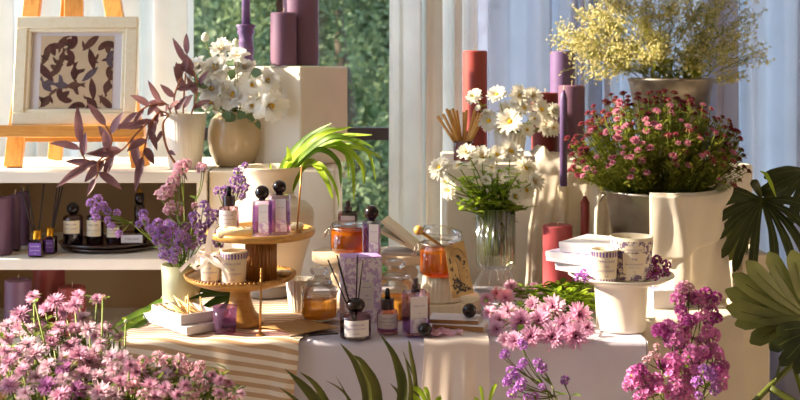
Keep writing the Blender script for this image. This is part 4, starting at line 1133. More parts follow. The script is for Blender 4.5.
# picture
FR = W(74, 125, 3.215); lean = math.radians(-9)
pf = thing('picture_frame', 'distressed cream frame with a leaf and bird print on the easel', 'picture', FR)
pf.rotation_euler = (lean, 0, math.radians(2))
fw, fh = U(122, 3.22), U(108.5, 3.22)/math.cos(lean)
def framebar(mb, w, h, b, y, t):
    mb.box((0, y, b/2), (w, t, b), bev=.003); mb.box((0, y, h-b/2), (w, t, b), bev=.003)
    mb.box((-w/2+b/2, y, h/2), (b, t, h-2*b), bev=.003); mb.box((w/2-b/2, y, h/2), (b, t, h-2*b), bev=.003)
mb = MB(); framebar(mb, fw, fh, .034, 0, .022)
i0 = len(mb.v); m2 = MB(); framebar(m2, fw-.064, fh-.064, .012, .004, .02)
mb.v += [v+Vector((0, 0, .032)) for v in m2.v]; [mb.face(*[i0+k for k in f]) for f in m2.f]
autosharp(mb.build('frame', M['whitewash'], pf))
MB().box((0, .008, fh/2), (fw-.07, .004, fh-.07)).build('mount', M['paper'], pf, smooth=False)
pw, ph_ = U(73, 3.22), U(74, 3.22)
M['print_paper'] = mat('print_paper', '#cdb390', .8, 20, .05)
inks = [mat('print_ink_rust', '#4c1a10', .8, 30, .2), mat('print_ink_brown', '#5c3424', .8, 30, .2), mat('print_ink_grey', '#5a4a52', .8, 30, .2)]
mb = MB(); zc = fh*.49; mb.box((0, .0055, zc), (pw, .001, ph_))
rr = random.Random(12)
def motif(cx, cz, s, a, kind, ink, layer):
    mb.cur = 1+ink; y = .0048-.00012*layer
    def put_(pts):
        i = len(mb.v)
        for x, z in pts:
            X_ = cx+s*(x*math.cos(a)-z*math.sin(a)); Z_ = cz+s*(x*math.sin(a)+z*math.cos(a))
            mb.v.append(Vector((max(-pw/2, min(pw/2, X_)), y, max(zc-ph_/2, min(zc+ph_/2, Z_)))))
        mb.face(*range(i, i+len(pts)))
    if kind == 0:      # bird-like silhouette: body, wing, tail
        put_([(.5*math.cos(t)+.08*math.cos(3*t), .32*math.sin(t)) for t in [2*PI*k/14 for k in range(14)]])
        put_([(.45, .05), (.62, .22), (.75, .16), (.92, .1), (.7, .04), (.55, -.06)])
        put_([(-.4, .08), (-.95, .3), (-.85, .05), (-1.0, -.12), (-.45, -.1)])
        put_([(.2, .1), (-.1, .75), (-.35, .85), (-.3, .3), (-.25, .08)])
    elif kind == 1:    # leaf
        put_([(x, .32*math.sin(PI*(x+1)/2)**.8*sg) for sg in (1,) for x in [-1+2*k/10 for k in range(11)]]+[(x, -.28*math.sin(PI*(x+1)/2)) for x in [.8-2*.9*k/9 for k in range(9)]])
    else:              # bunch of three leaves
        for b in (-.8, 0, .8):
            put_([(t*math.cos(b)-w_*math.sin(b), t*math.sin(b)+w_*math.cos(b)) for t, w_ in [(0, 0), (.3, .2), (.6, .26), (.85, .14), (1, 0), (.8, -.16), (.5, -.22), (.2, -.12)]])
n = 0
for gx in range(5):
    for gz in range(5):
        motif((-.4+.2*gx)*pw+rr.uniform(-.03, .03)*pw, zc+(-.41+.205*gz)*ph_+rr.uniform(-.03, .03)*ph_, pw*rr.uniform(.15, .19), rr.uniform(0, 6.3), rr.choice([0, 0, 1, 2, 2]), rr.choice([0, 0, 1, 1, 2]), n % 4); n += 1
for k in range(16): motif(rr.uniform(-.46, .46)*pw, zc+rr.uniform(-.46, .46)*ph_, pw*.07, rr.uniform(0, 6.3), 1, rr.choice([0, 1]), n % 4); n += 1
mb.build('print', [M['print_paper']]+inks, pf, smooth=False)
MB().box((0, .0015, fh/2), (fw-.075, .0015, fh-.075)).build('glazing', M['glazing'], pf, smooth=False)

# ------------------------------------------------------------------ vases and pots
def fluted_pot(label, px, d, z, wtop, wbot, hpx, m, fl=(30, -.04), name='flower_pot', soil=True, cat='pot'):
    h = U(hpx, d); rt = U(wtop, d)/2; rb = U(wbot, d)/2
    o = MB().lathe([(rb*.96, 0), (rb, .004), (rb+(rt-rb)*.5, h*.5), (rt, h), (rt*.95, h), (rt*.92, h*.86), (.0005, h*.85)], 120 if fl else 48, flute=fl).build(name, m, loc=(X(px, d), d, z))
    return o, h
TP = 3.235
pp = thing('potted_tradescantia', 'trailing purple tradescantia in a white fluted pot on the shelf', 'plant', (X(185, TP), TP, PTZ))
rt, rb_, h = U(43, TP)/2, U(33, TP)/2, U(55, TP)
MB().lathe([(rb_*.96, 0), (rb_, .004), (rb_+(rt-rb_)*.5, h*.5), (rt, h), (rt*.95, h), (rt*.92, h*.88), (.0005, h*.87)], 160, flute=(44, -.03)).build('pot', M['ceramic_white'], pp)
MB().lathe([(rt*.9, h*.86), (rt*.5, h*.9), (.0005, h*.91)], 24, close=False).build('soil', M['soil'], pp)
M['trad'] = leafm('purple_heart_leaf', '#5c383a', '#946c70', .3, .45, 10)
M['trad_stem'] = leafm('purple_heart_stem', '#8a4c3c', '#b0764c', .2)
def trad(pts, n_leaf, spread=.9, L=.07, rs=.0026):
    P = [W(*p)-pp.location for p in pts]
    C = []
    for k in range(len(P)-1):
        p0, p1, p2, p3 = P[max(0, k-1)], P[k], P[k+1], P[min(len(P)-1, k+2)]
        for j in range(6):
            s = j/6; C.append(.5*((2*p1)+(p2-p0)*s+(2*p0-5*p1+4*p2-p3)*s*s+(-p0+3*p1-3*p2+p3)*s**3))
    C.append(P[-1])
    MB().tube(C, rs, 6).build('stem', M['trad_stem'], pp)
    for k in range(n_leaf):
        i = int((k+1)/n_leaf*(len(C)-1)); t = (C[i]-C[max(0, i-2)]).normalized()
        side = t.cross(Vector((0, 1, 0))).normalized()*(1 if k % 2 else -1)
        last = k == n_leaf-1
        d_ = (t*(1.0 if last else rnd(.5, .9))+side*(0 if last else rnd(.4, spread))+Vector((0, rnd(-.5, .25), rnd(-.05, .2)))).normalized()
        mb = MB(); mb.leaf(C[i], d_, L*rnd(.7, 1.15), L*rnd(.115, .16), (rnd(-.3, .3), -1, .5), droop=rnd(-.05, .25), n=6, fold=.35)
        mb.build('leaf', M['trad'], pp)
trad([(183, 118, 3.23), (184, 95, 3.22), (186, 70, 3.22), (187, 55, 3.22)], 5, .5, .075)
trad([(178, 118, 3.22), (174, 100, 3.19), (178, 85, 3.18), (183, 72, 3.17)], 5)
trad([(190, 118, 3.23), (196, 98, 3.2), (197, 82, 3.19), (193, 70, 3.19)], 5, .8, .065)
trad([(172, 116, 3.2), (166, 104, 3.15), (158, 104, 3.12), (148, 106, 3.1), (138, 112, 3.09)], 7)
trad([(170, 115, 3.2), (160, 112, 3.13), (150, 125, 3.09), (146, 142, 3.07), (143, 156, 3.06)], 7, .9, .075)
trad([(168, 115, 3.2), (155, 118, 3.12), (138, 132, 3.08), (122, 150, 3.06), (108, 154, 3.05), (112, 140, 3.04), (106, 126, 3.04)], 10, .9, .085)
trad([(120, 152, 3.06), (104, 160, 3.05), (92, 166, 3.04), (82, 154, 3.04), (80, 143, 3.04)], 7, .9, .085)
trad([(106, 155, 3.05), (98, 162, 3.04), (98, 172, 3.03), (96, 178, 3.03)], 3, .8, .07)
trad([(168, 116, 3.18), (163, 125, 3.1), (165, 142, 3.07), (170, 155, 3.06), (176, 164, 3.06)], 3, .4, .04, .0032)
# stoneware vase
d = 3.3; t = thing('stoneware_vase', 'round glazed beige vase holding white lisianthus', 'vase', (X(235, d), d, PT+.001))
r = U(27, d)
MB().lathe([(r*.55, 0), (r*.7, .004), (r*.92, .04), (r, .075), (r*.98, .105), (r*.88, .132), (r*.72, .146), (r*.66, .15), (r*.68, .155), (r*.62, .156), (r*.6, .145), (r*.6, .08), (.0005, .06)], 48, close=False).build('body', M['ceramic_beige'], t)
# amphora on a grey disc
d = 2.97; AZ = W(0, 282, d).z
o = MB().lathe([(.075, 0), (.078, .004), (.078, AZ-TZL-.006), (.075, AZ-TZL-.001), (.0005, AZ-TZL-.001)], 40).build('stone_riser', mat('grey_stone', '#8c8580', .7, 30, .15), loc=(X(268, d), d, TZL)); tag(o, 'low grey stone disc under the tall cream urn', 'riser')
t = thing('urn', 'tall cream urn with flared mouth behind the wooden tiers', 'vase', (X(270.5, d), d, AZ))
k = U(1, d)
MB().lathe([(28*k, 0), (30*k, 3*k), (33*k, 20*k), (39*k, 40*k), (43*k, 55*k), (44*k, 66*k), (42*k, 74*k), (36*k, 80*k), (26*k, 84*k), (23.5*k, 88*k), (24*k, 90*k), (22*k, 91*k), (22.5*k, 96*k), (25*k, 104*k), (29*k, 111*k), (32*k, 115*k), (31.8*k, 116*k), (30*k, 115*k), (24*k, 104*k), (20*k, 90*k), (28*k, 70*k), (.0005, 20*k)], 56, close=False).build('body', M['ceramic_cream'], t)
UM = Vector((X(270.5, d), d, AZ+115*k))
o, _ = fluted_pot('', 300, 2.76, TZL, 30, 22, 32, M['ceramic_white'], (24, -.06), 'fluted_bowl'); tag(o, 'small white fluted bowl behind the amber jar', 'bowl')
o, _ = fluted_pot('', 181.5, 2.7, TZL, 40, 36, 52, M['celadon'], None, 'celadon_vase'); tag(o, 'pale green ceramic vase holding purple statice', 'vase'); CV = Vector((X(181.5, 2.7), 2.7, TZL)); 
# fluted glass vase
d = 3.06; t = thing('glass_vase', 'tall fluted clear glass vase of daisies on the table', 'vase', (X(495.5, d), d, TZ1)); GV = Vector(t.location)
H_ = W(0, 208, d).z-TZ1; r = U(20, d)
MB().lathe([(r*1.1, 0), (r*1.12, .004), (r*1.0, H_*.1), (r*.78, H_*.2), (r*.8, H_*.24), (r*.97, H_*.29), (r, H_*.34), (r, H_), (r*.95, H_), (r*.94, H_*.34), (r*.7, H_*.25), (.0005, H_*.22)], 128, flute=(20, -.09), close=False).build('glass_body', M['clear_green'], t)
MB().lathe([(r*.6, H_*.26), (r*.9, H_*.34), (r*.9, H_*.62), (.0005, H_*.62)], 40).build('water', M['water'], t)
GH = H_
o, _ = fluted_pot('', 510, 3.3, PB+.001, 35, 26, 28, M['ceramic_white'], (24, -.06), 'ribbed_pot'); tag(o, 'small ribbed white pot of daisies on the back plinth', 'pot'); RP = Vector((X(510, 3.3), 3.3, PB))
d = 3.27; t = thing('reed_vase', 'small red glass cup of natural reeds on the back plinth', 'vase', (X(463.5, d), d, PB+.001))
r = U(10, d); h = U(20, d)
MB().lathe([(r*.95, 0), (r, .003), (r, h), (r*.92, h), (r*.9, .006), (.0005, .005)], 28, close=False).build('glass_body', glass('rose_glass', '#d99a94', .04, .08), t)
tips = [(437.5, 116), (443, 114), (446.5, 109), (449, 110), (452.5, 108.5), (456.5, 110.5), (464, 112), (466.5, 110), (475, 110), (474, 116), (479, 113), (484, 115), (482, 114)]
reeds('natural_reed', 'natural wooden reed standing in the red glass cup', Vector((X(463.5, d), d, PB+.008)), [W(a, b, d+rnd(-.03, .03)) for a, b in tips], M['reed'], .0048, 'natural reeds in the red glass cup')
# galvanised pails
def pail(label, px, d, z, wt, wb, hpx):
    t = thing('galvanised_pail', label, 'pail', (X(px, d), d, z)); h = U(hpx, d); rt = U(wt, d)/2; rb = U(wb, d)/2
    MB().lathe([(rb*.96, 0), (rb, .004), (rb+(rt-rb)*.45, h*.45), (rb+(rt-rb)*.47, h*.47), (rb+(rt-rb)*.49, h*.46), (rt*.985, h-.012), (rt*1.02, h-.008), (rt*1.03, h-.003), (rt*1.01, h), (rt*.97, h-.004), (rt*.94, h*.8), (.0005, h*.78)], 56, close=False).build('body', M['zinc'], t)
    return t, h, rt
t, h, rt = pail('galvanised pail of pink button mums half wrapped in linen', 660, 2.95, TZ+.0035, 110, 72, 108); PA = Vector(t.location)+Vector((0, 0, h)); PArt = rt; PAh = h; PArb = U(36, 2.95)
for s in (-1, 1):
    hd = MB(); hd.tube([(s*rt*1.0, -.02, h-.012), (s*rt*1.06, -.02, h-.014), (s*rt*1.08, 0, h-.03), (s*rt*1.06, .02, h-.014), (s*rt*1.0, .02, h-.012)], .003, 6); hd.build('handle', M['zinc'], t)
t, h, rt = pail("galvanised pail of baby's breath on the tall plinth", 671, 3.42, PR+.001, 84, 54, 82); PG = Vector(t.location)+Vector((0, 0, h)); PGrt = rt
# linen round the pail
def wrap(u, v):
    a = math.radians(-22+112*u); r = PArb+(PArt-PArb)*(1-v*.98)+.045*v*u
    fold = .006*math.sin(u*21+3*v)*(.3+v)+.012*v*v*(1+math.sin(u*8))
    rr = r+.010+fold+.010*math.exp(-((u-.2-.14*v)/.045)**2)+.022*math.exp(-((u-.8)/.1)**2)*max(0, 1-v*4)+.02*max(0, u-.75)*4*v+.012*math.sin(PI*min(1, v*5))*math.exp(-((u-.75)/.25)**2)
    z = PA.z+.006+.028*math.exp(-((u-.82)/.11)**2)*(1-v)**2-(PAh+.004)*v*(.93+.03*math.sin(u*9)+.03*u)
    return (PA.x+rr*math.sin(a), PA.y-rr*math.cos(a), z)
mb = MB().grid(wrap, 44, 34)
def wrapin(u, v):
    p = Vector(wrap(u, 0)); a = math.radians(-22+112*u)
    return (p.x-.03*v*math.sin(a), p.y+.03*v*math.cos(a), p.z+.006*math.sin(PI*v)-.02*v)
mb.grid(wrapin, 44, 5)
def flap(u, v):
    p = Vector(wrap(u, .02+v*(.60-.34*u+.08*math.sin(u*PI)))); a = math.radians(-22+112*u); k_ = .003+.008*math.sin(u*5+1)**2*(.3+v)
    return (p.x+k_*math.sin(a), p.y-k_*math.cos(a), p.z)
mb2 = MB().grid(flap, 44, 20); i0 = len(mb.v); mb.v += mb2.v; [mb.face(*[i0+k for k in f]) for f in mb2.f]
o = mb.build('linen_wrap', M['cloth_drape']); tag(o, 'white linen cloth wrapped over the rim of the front pail', 'cloth'); o.modifiers.new('s', 'SOLIDIFY').thickness = .0015
# ------------------------------------------------------------------ flowers and plants
def face_from(px, py, cx, cy, s=60, up=.35, back=1.0):
    return Vector(((px-cx)/s+rnd(-.2, .2), -back, (cy-py)/s+up+rnd(-.15, .15))).normalized()
def pick(k): return random.choice(H[k])

# white daisies in the fluted vase
g = 'white daisies in the fluted glass vase'
for px, py, r in [(440, 168, 11), (467, 153, 9), (482, 157, 11), (497, 155, 9), (511, 152, 11), (525, 169, 12), (534, 182, 10), (526, 190, 9), (450, 191, 9), (458, 166, 5), (472, 166, 5), (505, 178, 4.5), (492, 168, 6), (446, 182, 5), (515, 196, 7), (508, 188, 4), (486, 180, 5)]:
    d = 3.02+rnd(-.05, .04)
    flower('white_daisy', 'white daisy with yellow centre in the tall fluted glass vase', 'flower', g, GV+Vector((rnd(-.025, .025), rnd(-.025, .025), .09)),
           [(W(px, py, d), pick('daisy'), U(r*1.12, d), face_from(px, py, 490, 185))], M['stem'], .0017, 16, M['leaf'], .035, .008, via=GV+Vector((rnd(-.035, .035), rnd(-.03, .03), GH+.01)))
fo = thing('leafy_sprig', 'bunch of leafy green stems at the mouth of the fluted glass vase', 'greenery', GV+Vector((0, 0, .09)))
mb = MB(); ms = MB()
for k in range(44):
    p0 = Vector((rnd(-.03, .03), rnd(-.03, .03), 0)); p1 = W(rnd(456, 528), rnd(168, 212), 3.03+rnd(-.05, .05))-fo.location
    mid = Vector((rnd(-.035, .035), rnd(-.03, .03), GH-.09)); C = bez(p0, mid, p1, 8); ms.tube(C, .0016, 5)
    for q in C[2:]:
        for j in range(2):
            a = rnd(0, 6.3); inside = q.z < GH-.1; L = .016 if inside else .03
            mb.leaf(q, (math.cos(a), math.sin(a), rnd(.2, 1)), L*rnd(.7, 1.2), L*.26, droop=.3, n=3)
ms.build('stem', M['stem'], fo); mb.build('foliage', M['leaf_lime'], fo)

# daisies in the ribbed pot
g = 'white daisies in the ribbed pot'
for px, py, r in [(474, 97, 8), (489, 121, 10), (497, 95, 9), (509, 110, 10), (510, 122, 12), (519, 97, 11), (533, 97, 9), (541, 110, 11), (546, 126, 11), (553, 112, 8), (524, 108, 8), (534, 119, 7), (553, 128, 8), (478, 108, 3), (501, 130, 6), (527, 130, 7), (486, 113, 4)]:
    d = 3.26+rnd(-.06, .04)
    flower('white_daisy', 'white daisy in the small ribbed pot before the red candles', 'flower', g, RP+Vector((rnd(-.02, .02), rnd(-.02, .02), .072)),
           [(W(px, py, d), pick('daisy'), U(r*1.15, d), face_from(px, py, 515, 125))], M['stem'], .0015, 9, M['leaf'], .026, .007)

# lisianthus in the stoneware vase
g = 'white lisianthus in the beige vase'; VB = Vector((X(235, 3.3), 3.3, PT+.07)); VM = Vector((X(235, 3.3), 3.3, PT+.155))
for px, py, r, k in [(222, 50, 10, 'rose'), (217, 70, 13, 'rose'), (198, 67, 9, 'rose'), (238, 57, 9, 'rose'), (244, 68, 9, 'rose'), (213, 90, 12, 'rose'), (234, 96, 13, 'rose'), (251, 86, 10, 'rose'), (267, 82, 11, 'rose'), (281, 88, 7, 'rose'), (269, 106, 14, 'rose'), (212, 103, 9, 'rose'), (252, 106, 9, 'rose'), (205, 39, 5.5, 'bud'), (235.5, 44, 4.5, 'bud'), (190, 76, 4.5, 'bud')]:
    d = 3.24+rnd(-.05, .03); fc = face_from(px, py, 235, 95, 55, .35) if k == 'rose' else Vector((rnd(-.4, .2), -.2, 1))
    flower('white_lisianthus', 'cream white lisianthus '+('flower' if k == 'rose' else 'bud')+' in the beige stoneware vase', 'flower', g if k == 'rose' else 'lisianthus buds in the beige vase', VB+Vector((rnd(-.015, .015), rnd(-.015, .015), 0)),
           [(W(px, py, d), pick(k), U(r*1.22, d), fc)], M['stem'], .0017, 5, M['leaf_eu'], .035, .011, via=VM)
sp = thing('eucalyptus_sprig', 'grey green round leaved sprig among the white lisianthus', 'greenery', VB)
mb = MB(); ms = MB()
for px, py, L in [(251, 73, .036), (235, 77, .034), (262, 96, .03), (236, 115, .034), (261, 126, .03), (224, 112, .03), (245, 112, .032), (208, 108, .028), (256, 118, .03), (228, 60, .03), (205, 85, .03)]:
    p = W(px, py, 3.2)-VB; C = bez(Vector(), VM-VB, p); ms.tube(C, .0013, 5)
    mb = MB(); mb.leaf(p, (rnd(-.8, .8), -.3, rnd(-.6, .4)), L, L*.42, (0, -1, .3), .1, 6, .15); mb.build('leaf', M['leaf_eu'], sp)
ms.build('stem', M['stem'], sp)

# statice and pink sprigs in the celadon vase
def sprig(label, group, base, via, joint, heads, sm='stem', leaves=6, name='statice_sprig', sr=.0014, cat='flower', ll=.03):
    return flower(name, label, cat, group, base, [(W(px, py, d), pick(k), U(r*1.12, d), Vector(((rnd(-.5, .5)), -.5, rnd(.5, 1)))) for px, py, r, k, d in heads], M[sm], sr, leaves, M['leaf'], ll, .006, via=via, part='floret_cluster', joint=joint)
CB = CV+Vector((0, 0, .045)); CM = CV+Vector((0, 0, .118))
def sp_(label, group, joint, heads, **kw):
    sprig(label, group, CB+Vector((rnd(-.015, .015), rnd(-.015, .015), 0)), CM+Vector((rnd(-.02, .02), rnd(-.02, .02), 0)), W(*joint), heads, **kw)
g = 'purple statice spray in the green vase'
sp_('lilac statice arching far left out of the pale green vase', None, (130, 222, 2.72), [(91, 203, 5, 'lilac', 2.7), (98, 199, 5, 'lilac', 2.69), (95, 211, 5, 'lilac', 2.69), (103, 206, 5, 'lilac', 2.7), (107, 211, 4.5, 'lilac', 2.7), (96, 218, 4.5, 'lilac', 2.68), (108, 220, 4, 'lilac', 2.69), (117, 213, 4, 'lilac', 2.71), (111, 226, 4, 'lilac', 2.69), (119, 234, 4, 'lilac', 2.69)], leaves=14, ll=.02)
for jt, hs in [((150, 238, 2.66), [(143, 214, 5), (146, 222, 5), (139, 224, 4), (150, 229, 5), (143, 218, 4)]), ((165, 240, 2.64), [(158, 224, 6), (163, 232, 7), (155, 232, 6), (168, 224, 5)]),
               ((172, 248, 2.62), [(166, 238, 7), (175, 235, 7), (172, 228, 6), (158, 240, 6), (164, 246, 6)]), ((178, 250, 2.62), [(184, 228, 6), (191, 246, 7), (187, 240, 6), (181, 236, 6), (178, 244, 6)]),
               ((172, 256, 2.62), [(168, 255, 7), (173, 260, 5), (176, 251, 6), (163, 256, 5)]), ((192, 238, 2.64), [(196, 224, 6), (200, 232, 6), (194, 217, 6), (203, 240, 6), (206, 228, 6)]),
               ((202, 235, 2.68), [(212, 222, 6), (208, 212, 5), (216, 214, 5), (213, 236, 6), (204, 205, 5), (219, 243, 6)])]:
    sp_('purple statice spray massed in the pale green vase', g, jt, [(a, b, r, 'lilac', 2.64+rnd(-.05, .05)) for a, b, r in hs])
sp_('lilac statice standing tall before the cream urn', None, (228, 215, 2.75), [(238, 172, 5, 'lilac', 2.75), (245, 166, 4, 'lilac', 2.76), (234, 181, 5, 'lilac', 2.75), (242, 180, 5, 'lilac', 2.75), (246, 188, 5, 'lilac', 2.74), (230, 190, 5, 'lilac', 2.74), (238, 190, 5, 'lilac', 2.74), (225, 189, 4, 'lilac', 2.74), (243, 197, 4, 'lilac', 2.73), (218, 191, 5, 'lilac', 2.73), (226, 197, 5, 'lilac', 2.73)], leaves=8)
for lb, jt, hs in [('pale pink sprig with its flower tallest, against the shelf edge', (184, 205, 2.68), [(181, 168, 8), (186, 164, 6), (178, 172, 6)]), ('pale pink sprig standing right of the tallest pink one', (196, 200, 2.70), [(201, 168, 6), (204, 167, 4)]),
                   ('pale pink sprig with wide head below the tallest pink one', (178, 215, 2.64), [(166, 193, 8), (160, 195, 6), (171, 191, 6), (173, 182, 7), (177, 180, 5)]), ('pale pink sprig lowest among the purple statice', (180, 225, 2.62), [(172, 208, 8), (178, 211, 6), (167, 211, 5), (195, 206, 4)])]:
    sp_(lb, None, jt, [(a, b, r, 'lilacpink', 2.65+rnd(-.02, .02)) for a, b, r in hs], name='pink_sprig', leaves=8)

# ------------------------------------------------------------------ urn foliage
um = UM-Vector((0, 0, .12)); t = thing('grass_foliage', 'arching bright green strap leaves in the cream urn', 'foliage', um)
for pts, w in [([(280, 172), (303, 140), (332, 123)], 3.2), ([(284, 172), (315, 138), (352, 127)], 4), ([(288, 172), (320, 139), (372, 135)], 4.2), ([(290, 172), (322, 146), (358, 148), (382, 158)], 3.6),
               ([(292, 172), (322, 146), (350, 158), (354, 202)], 3.8), ([(294, 172), (318, 150), (338, 162), (341, 188)], 3.6), ([(290, 172), (330, 142), (360, 162), (364, 186)], 3.6), ([(300, 172), (312, 162), (326, 180), (333, 200)], 4),
               ([(302, 172), (320, 164), (336, 188), (339, 208)], 2.2), ([(285, 174), (289, 160), (287, 146)], 4), ([(270, 178), (271, 170), (270, 163)], 1.6), ([(292, 172), (335, 140), (366, 150), (376, 182)], 2.8), ([(286, 172), (318, 133), (345, 130)], 3.4), ([(290, 172), (325, 140), (355, 140), (374, 148)], 3.2), ([(288, 172), (318, 146), (344, 150), (349, 180)], 3)]:
    dd = 2.96; P = [W(a, b, dd+rnd(-.05, .02)*(k > 0)-.03*k)-um for k, (a, b) in enumerate(pts)]; P[0] = W(pts[0][0], 172, 2.97)-um
    P = [Vector((P[0].x*.5, 0, .02))]+P; C = []
    for k in range(len(P)-1):
        p0, p1, p2, p3 = P[max(0, k-1)], P[k], P[k+1], P[min(len(P)-1, k+2)]
        for j in range(6):
            s = j/6; C.append(.5*((2*p1)+(p2-p0)*s+(2*p0-5*p1+4*p2-p3)*s*s+(-p0+3*p1-3*p2+p3)*s**3))
    C.append(P[-1]); n = len(C); ww = [U(w, dd)*max(.06, math.sin(PI*min(1, .25+.75*j/(n-1)))**.7 if j > n*.33 else .75) for j in range(n)]
    MB().strip(C, ww, (rnd(-.2, .2), -1, .7), .25).build('leaf', M['leaf_lime'] if rnd(0, 1) < .7 else M['leaf'], t)

# ------------------------------------------------------------------ button mums in the pail
bm_ = thing('button_mum_plant', 'bushy pink button chrysanthemum plant in the front galvanised pail', 'plant', PA-Vector((0, 0, .03)))
so = MB(); so.lathe([(PArt*.93, -.01), (PArt*.5, .0), (.0005, .004)], 30, close=False); so.build('soil', M['soil'], bm_)
ms = MB(); ml = MB(); heads = []
rr = random.Random(21)
def mumtip():
    while True:
        ph_ = rr.uniform(0, 2*PI); el = math.radians(rr.uniform(4, 88)); k = rr.uniform(.82, 1.02)
        if rr.random() < math.cos(el)+.15: break
    x = .245*k*math.cos(el)**.8*math.cos(ph_); y = .17*k*math.cos(el)*math.sin(ph_); z = .285*k*math.sin(el)**.75
    if x > .12: z *= .9
    return Vector((x-.008, y, z*(1-.06*abs(math.sin(x*30)))+.015))
for k in range(330):
    p = mumtip(); b = Vector((p.x*.35, p.y*.5, 0)); m_ = b.lerp(p, .5)+Vector((p.x*.12, p.y*.1, .015)); C = bez(b, m_, p, 6); ms.tube(C, .0011, 4, False)
    heads.append(p)
    for q in C[1:6]:
        for j in range(6):
            a = rr.uniform(0, 6.3); ml.leaf(q+Vector([rr.uniform(-.01, .01) for _ in '123']), (math.cos(a), math.sin(a), rr.uniform(.1, 1)), rr.uniform(.02, .036), .004, droop=.2, n=2, fold=.1)
ms.build('stem', M['stem'], bm_); ml.build('foliage', leafm('mum_leaf', '#767826', '#aaac4a', .4), bm_)
heads.sort(key=lambda p: p.y)
rest = MB()
for k, p in enumerate(heads):
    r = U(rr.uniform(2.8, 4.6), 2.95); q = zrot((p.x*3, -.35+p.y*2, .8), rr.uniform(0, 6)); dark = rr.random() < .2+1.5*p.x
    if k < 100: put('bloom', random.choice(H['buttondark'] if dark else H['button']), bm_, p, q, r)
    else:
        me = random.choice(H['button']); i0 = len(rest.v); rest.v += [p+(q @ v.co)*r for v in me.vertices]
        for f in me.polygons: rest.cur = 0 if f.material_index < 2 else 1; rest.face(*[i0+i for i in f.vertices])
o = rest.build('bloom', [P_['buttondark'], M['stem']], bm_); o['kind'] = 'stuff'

# ------------------------------------------------------------------ baby's breath
gb = PG-Vector((0, 0, .05)); rr = random.Random(33)
M['gyp_stem'] = leafm('baby_breath_stem', '#86902a', '#b6b44c', .4)
def gyp(tip, spread, n, label=None):
    root = thing('babys_breath', "frothy baby's breath spray in the pail on the tall plinth", 'flower', gb+Vector((rr.uniform(-.06, .06), rr.uniform(-.05, .05), 0)), 0, "baby's breath sprays in the rear pail")
    T = tip-root.location; j = T*.55; j.x *= .8; ms = MB(); mf = MB(); mls = MB()
    ms.tube(bez(Vector(), Vector((j.x*.4, j.y*.4, j.z*.6)), j, 5), .0014, 4, False)
    subs = []
    for k in range(7):
        e = T+Vector((rr.gauss(0, .6), rr.gauss(0, .6), rr.gauss(0, .5)))*spread; s = j.lerp(T, rr.uniform(0, .5)); ms.tube(bez(s, s.lerp(e, .5)+Vector((0, 0, .01)), e, 3), .0007, 3, False); subs.append((s, e))
    for k in range(n):
        s, e = rr.choice(subs); c = s.lerp(e, rr.uniform(.45, 1.05)); p = c+Vector((rr.gauss(0, 1), rr.gauss(0, 1), rr.gauss(0, 1)))*spread*.2
        ms.tube([c, p], .0004, 3, False); r = rr.uniform(.0028, .005)
        q = zrot((rr.gauss(0, 1), rr.gauss(-.5, 1), rr.gauss(.4, 1)), rr.uniform(0, 6)); i0 = len(mf.v)
        for a in range(5):
            a0 = 2*PI*a/5; mf.v += [p+q @ Vector((0, 0, -r*.3)), p+q @ Vector((r*math.cos(a0-.45), r*math.sin(a0-.45), r*.35)), p+q @ Vector((r*1.15*math.cos(a0), r*1.15*math.sin(a0), r*.2)), p+q @ Vector((r*math.cos(a0+.45), r*math.sin(a0+.45), r*.35))]
            mf.face(i0+4*a, i0+4*a+1, i0+4*a+2, i0+4*a+3)
    for k in range(26):
        q = Vector((j.x*.4, j.y*.4, j.z*.6)).lerp(T, rr.uniform(-.4, .7)); a = rr.uniform(0, 6.3); mls.leaf(q, (math.cos(a), math.sin(a), rr.uniform(.2, 1.2)), rr.uniform(.025, .055), .0028, droop=.2, n=3, fold=.1)
    ms.build('stem', M['gyp_stem'], root); o = mf.build('blossom', P_['gyp'], root); o['kind'] = 'stuff'; mls.build('foliage', M['gyp_stem'], root)
gp = [(575, 22), (590, 8), (608, 28), (578, 48), (598, 45), (615, -5), (622, 18), (640, -8), (660, 5), (640, 30), (662, 30), (680, -10), (690, 15), (700, 35), (712, -2), (722, 20), (735, 38), (744, 10), (735, 58), (752, 40), (762, 58), (736, 80), (620, 50), (655, 50), (685, 50), (712, 55), (600, -12), (735, -12), (565, 38), (625, 62), (700, 64), (672, 60), (605, 60)]
for px, py in gp:
    e = abs(px-665)/110
    gyp(W(px, py, 3.40+rr.uniform(-.12, .08)), .062 if px < 735 else .04, 230 if px < 735 else 110)

# ------------------------------------------------------------------ cut chrysanthemums on the table
g = 'cut pink chrysanthemums lying on the table'
ch = [(487, 300, 6.5, 2.72, 'chryspale'), (497, 294, 6, 2.76, 'chryspale'), (511, 287, 6, 2.80, 'chryspale'), (506, 298, 8, 2.73, 'chryspale'), (520, 293, 5, 2.8, 'chryspale'), (534, 287, 4.5, 2.84, 'chrys'), (490, 313, 6.5, 2.66, 'chryspale'), (500, 320, 8, 2.62, 'chryspale'), (497, 333, 7.5, 2.54, 'chryspale'), (508, 312, 8, 2.65, 'chryspale'), (506, 340, 7, 2.49, 'chryspale'),
      (521, 322, 11, 2.585, 'chrys'), (539, 321, 10, 2.60, 'chrys'), (552, 337, 12, 2.50, 'chrys'), (575, 336, 12, 2.50, 'chrys'), (579, 315, 11, 2.60, 'chrys'), (553, 308, 11, 2.66, 'chryspale'), (515, 341, 8, 2.47, 'chrys'), (531, 337, 10, 2.5, 'chrys'), (533, 305, 7, 2.68, 'chryspale'), (563, 325, 9, 2.56, 'chrys'), (587, 328, 7, 2.53, 'chrys'), (544, 312, 7, 2.63, 'chryspale')]
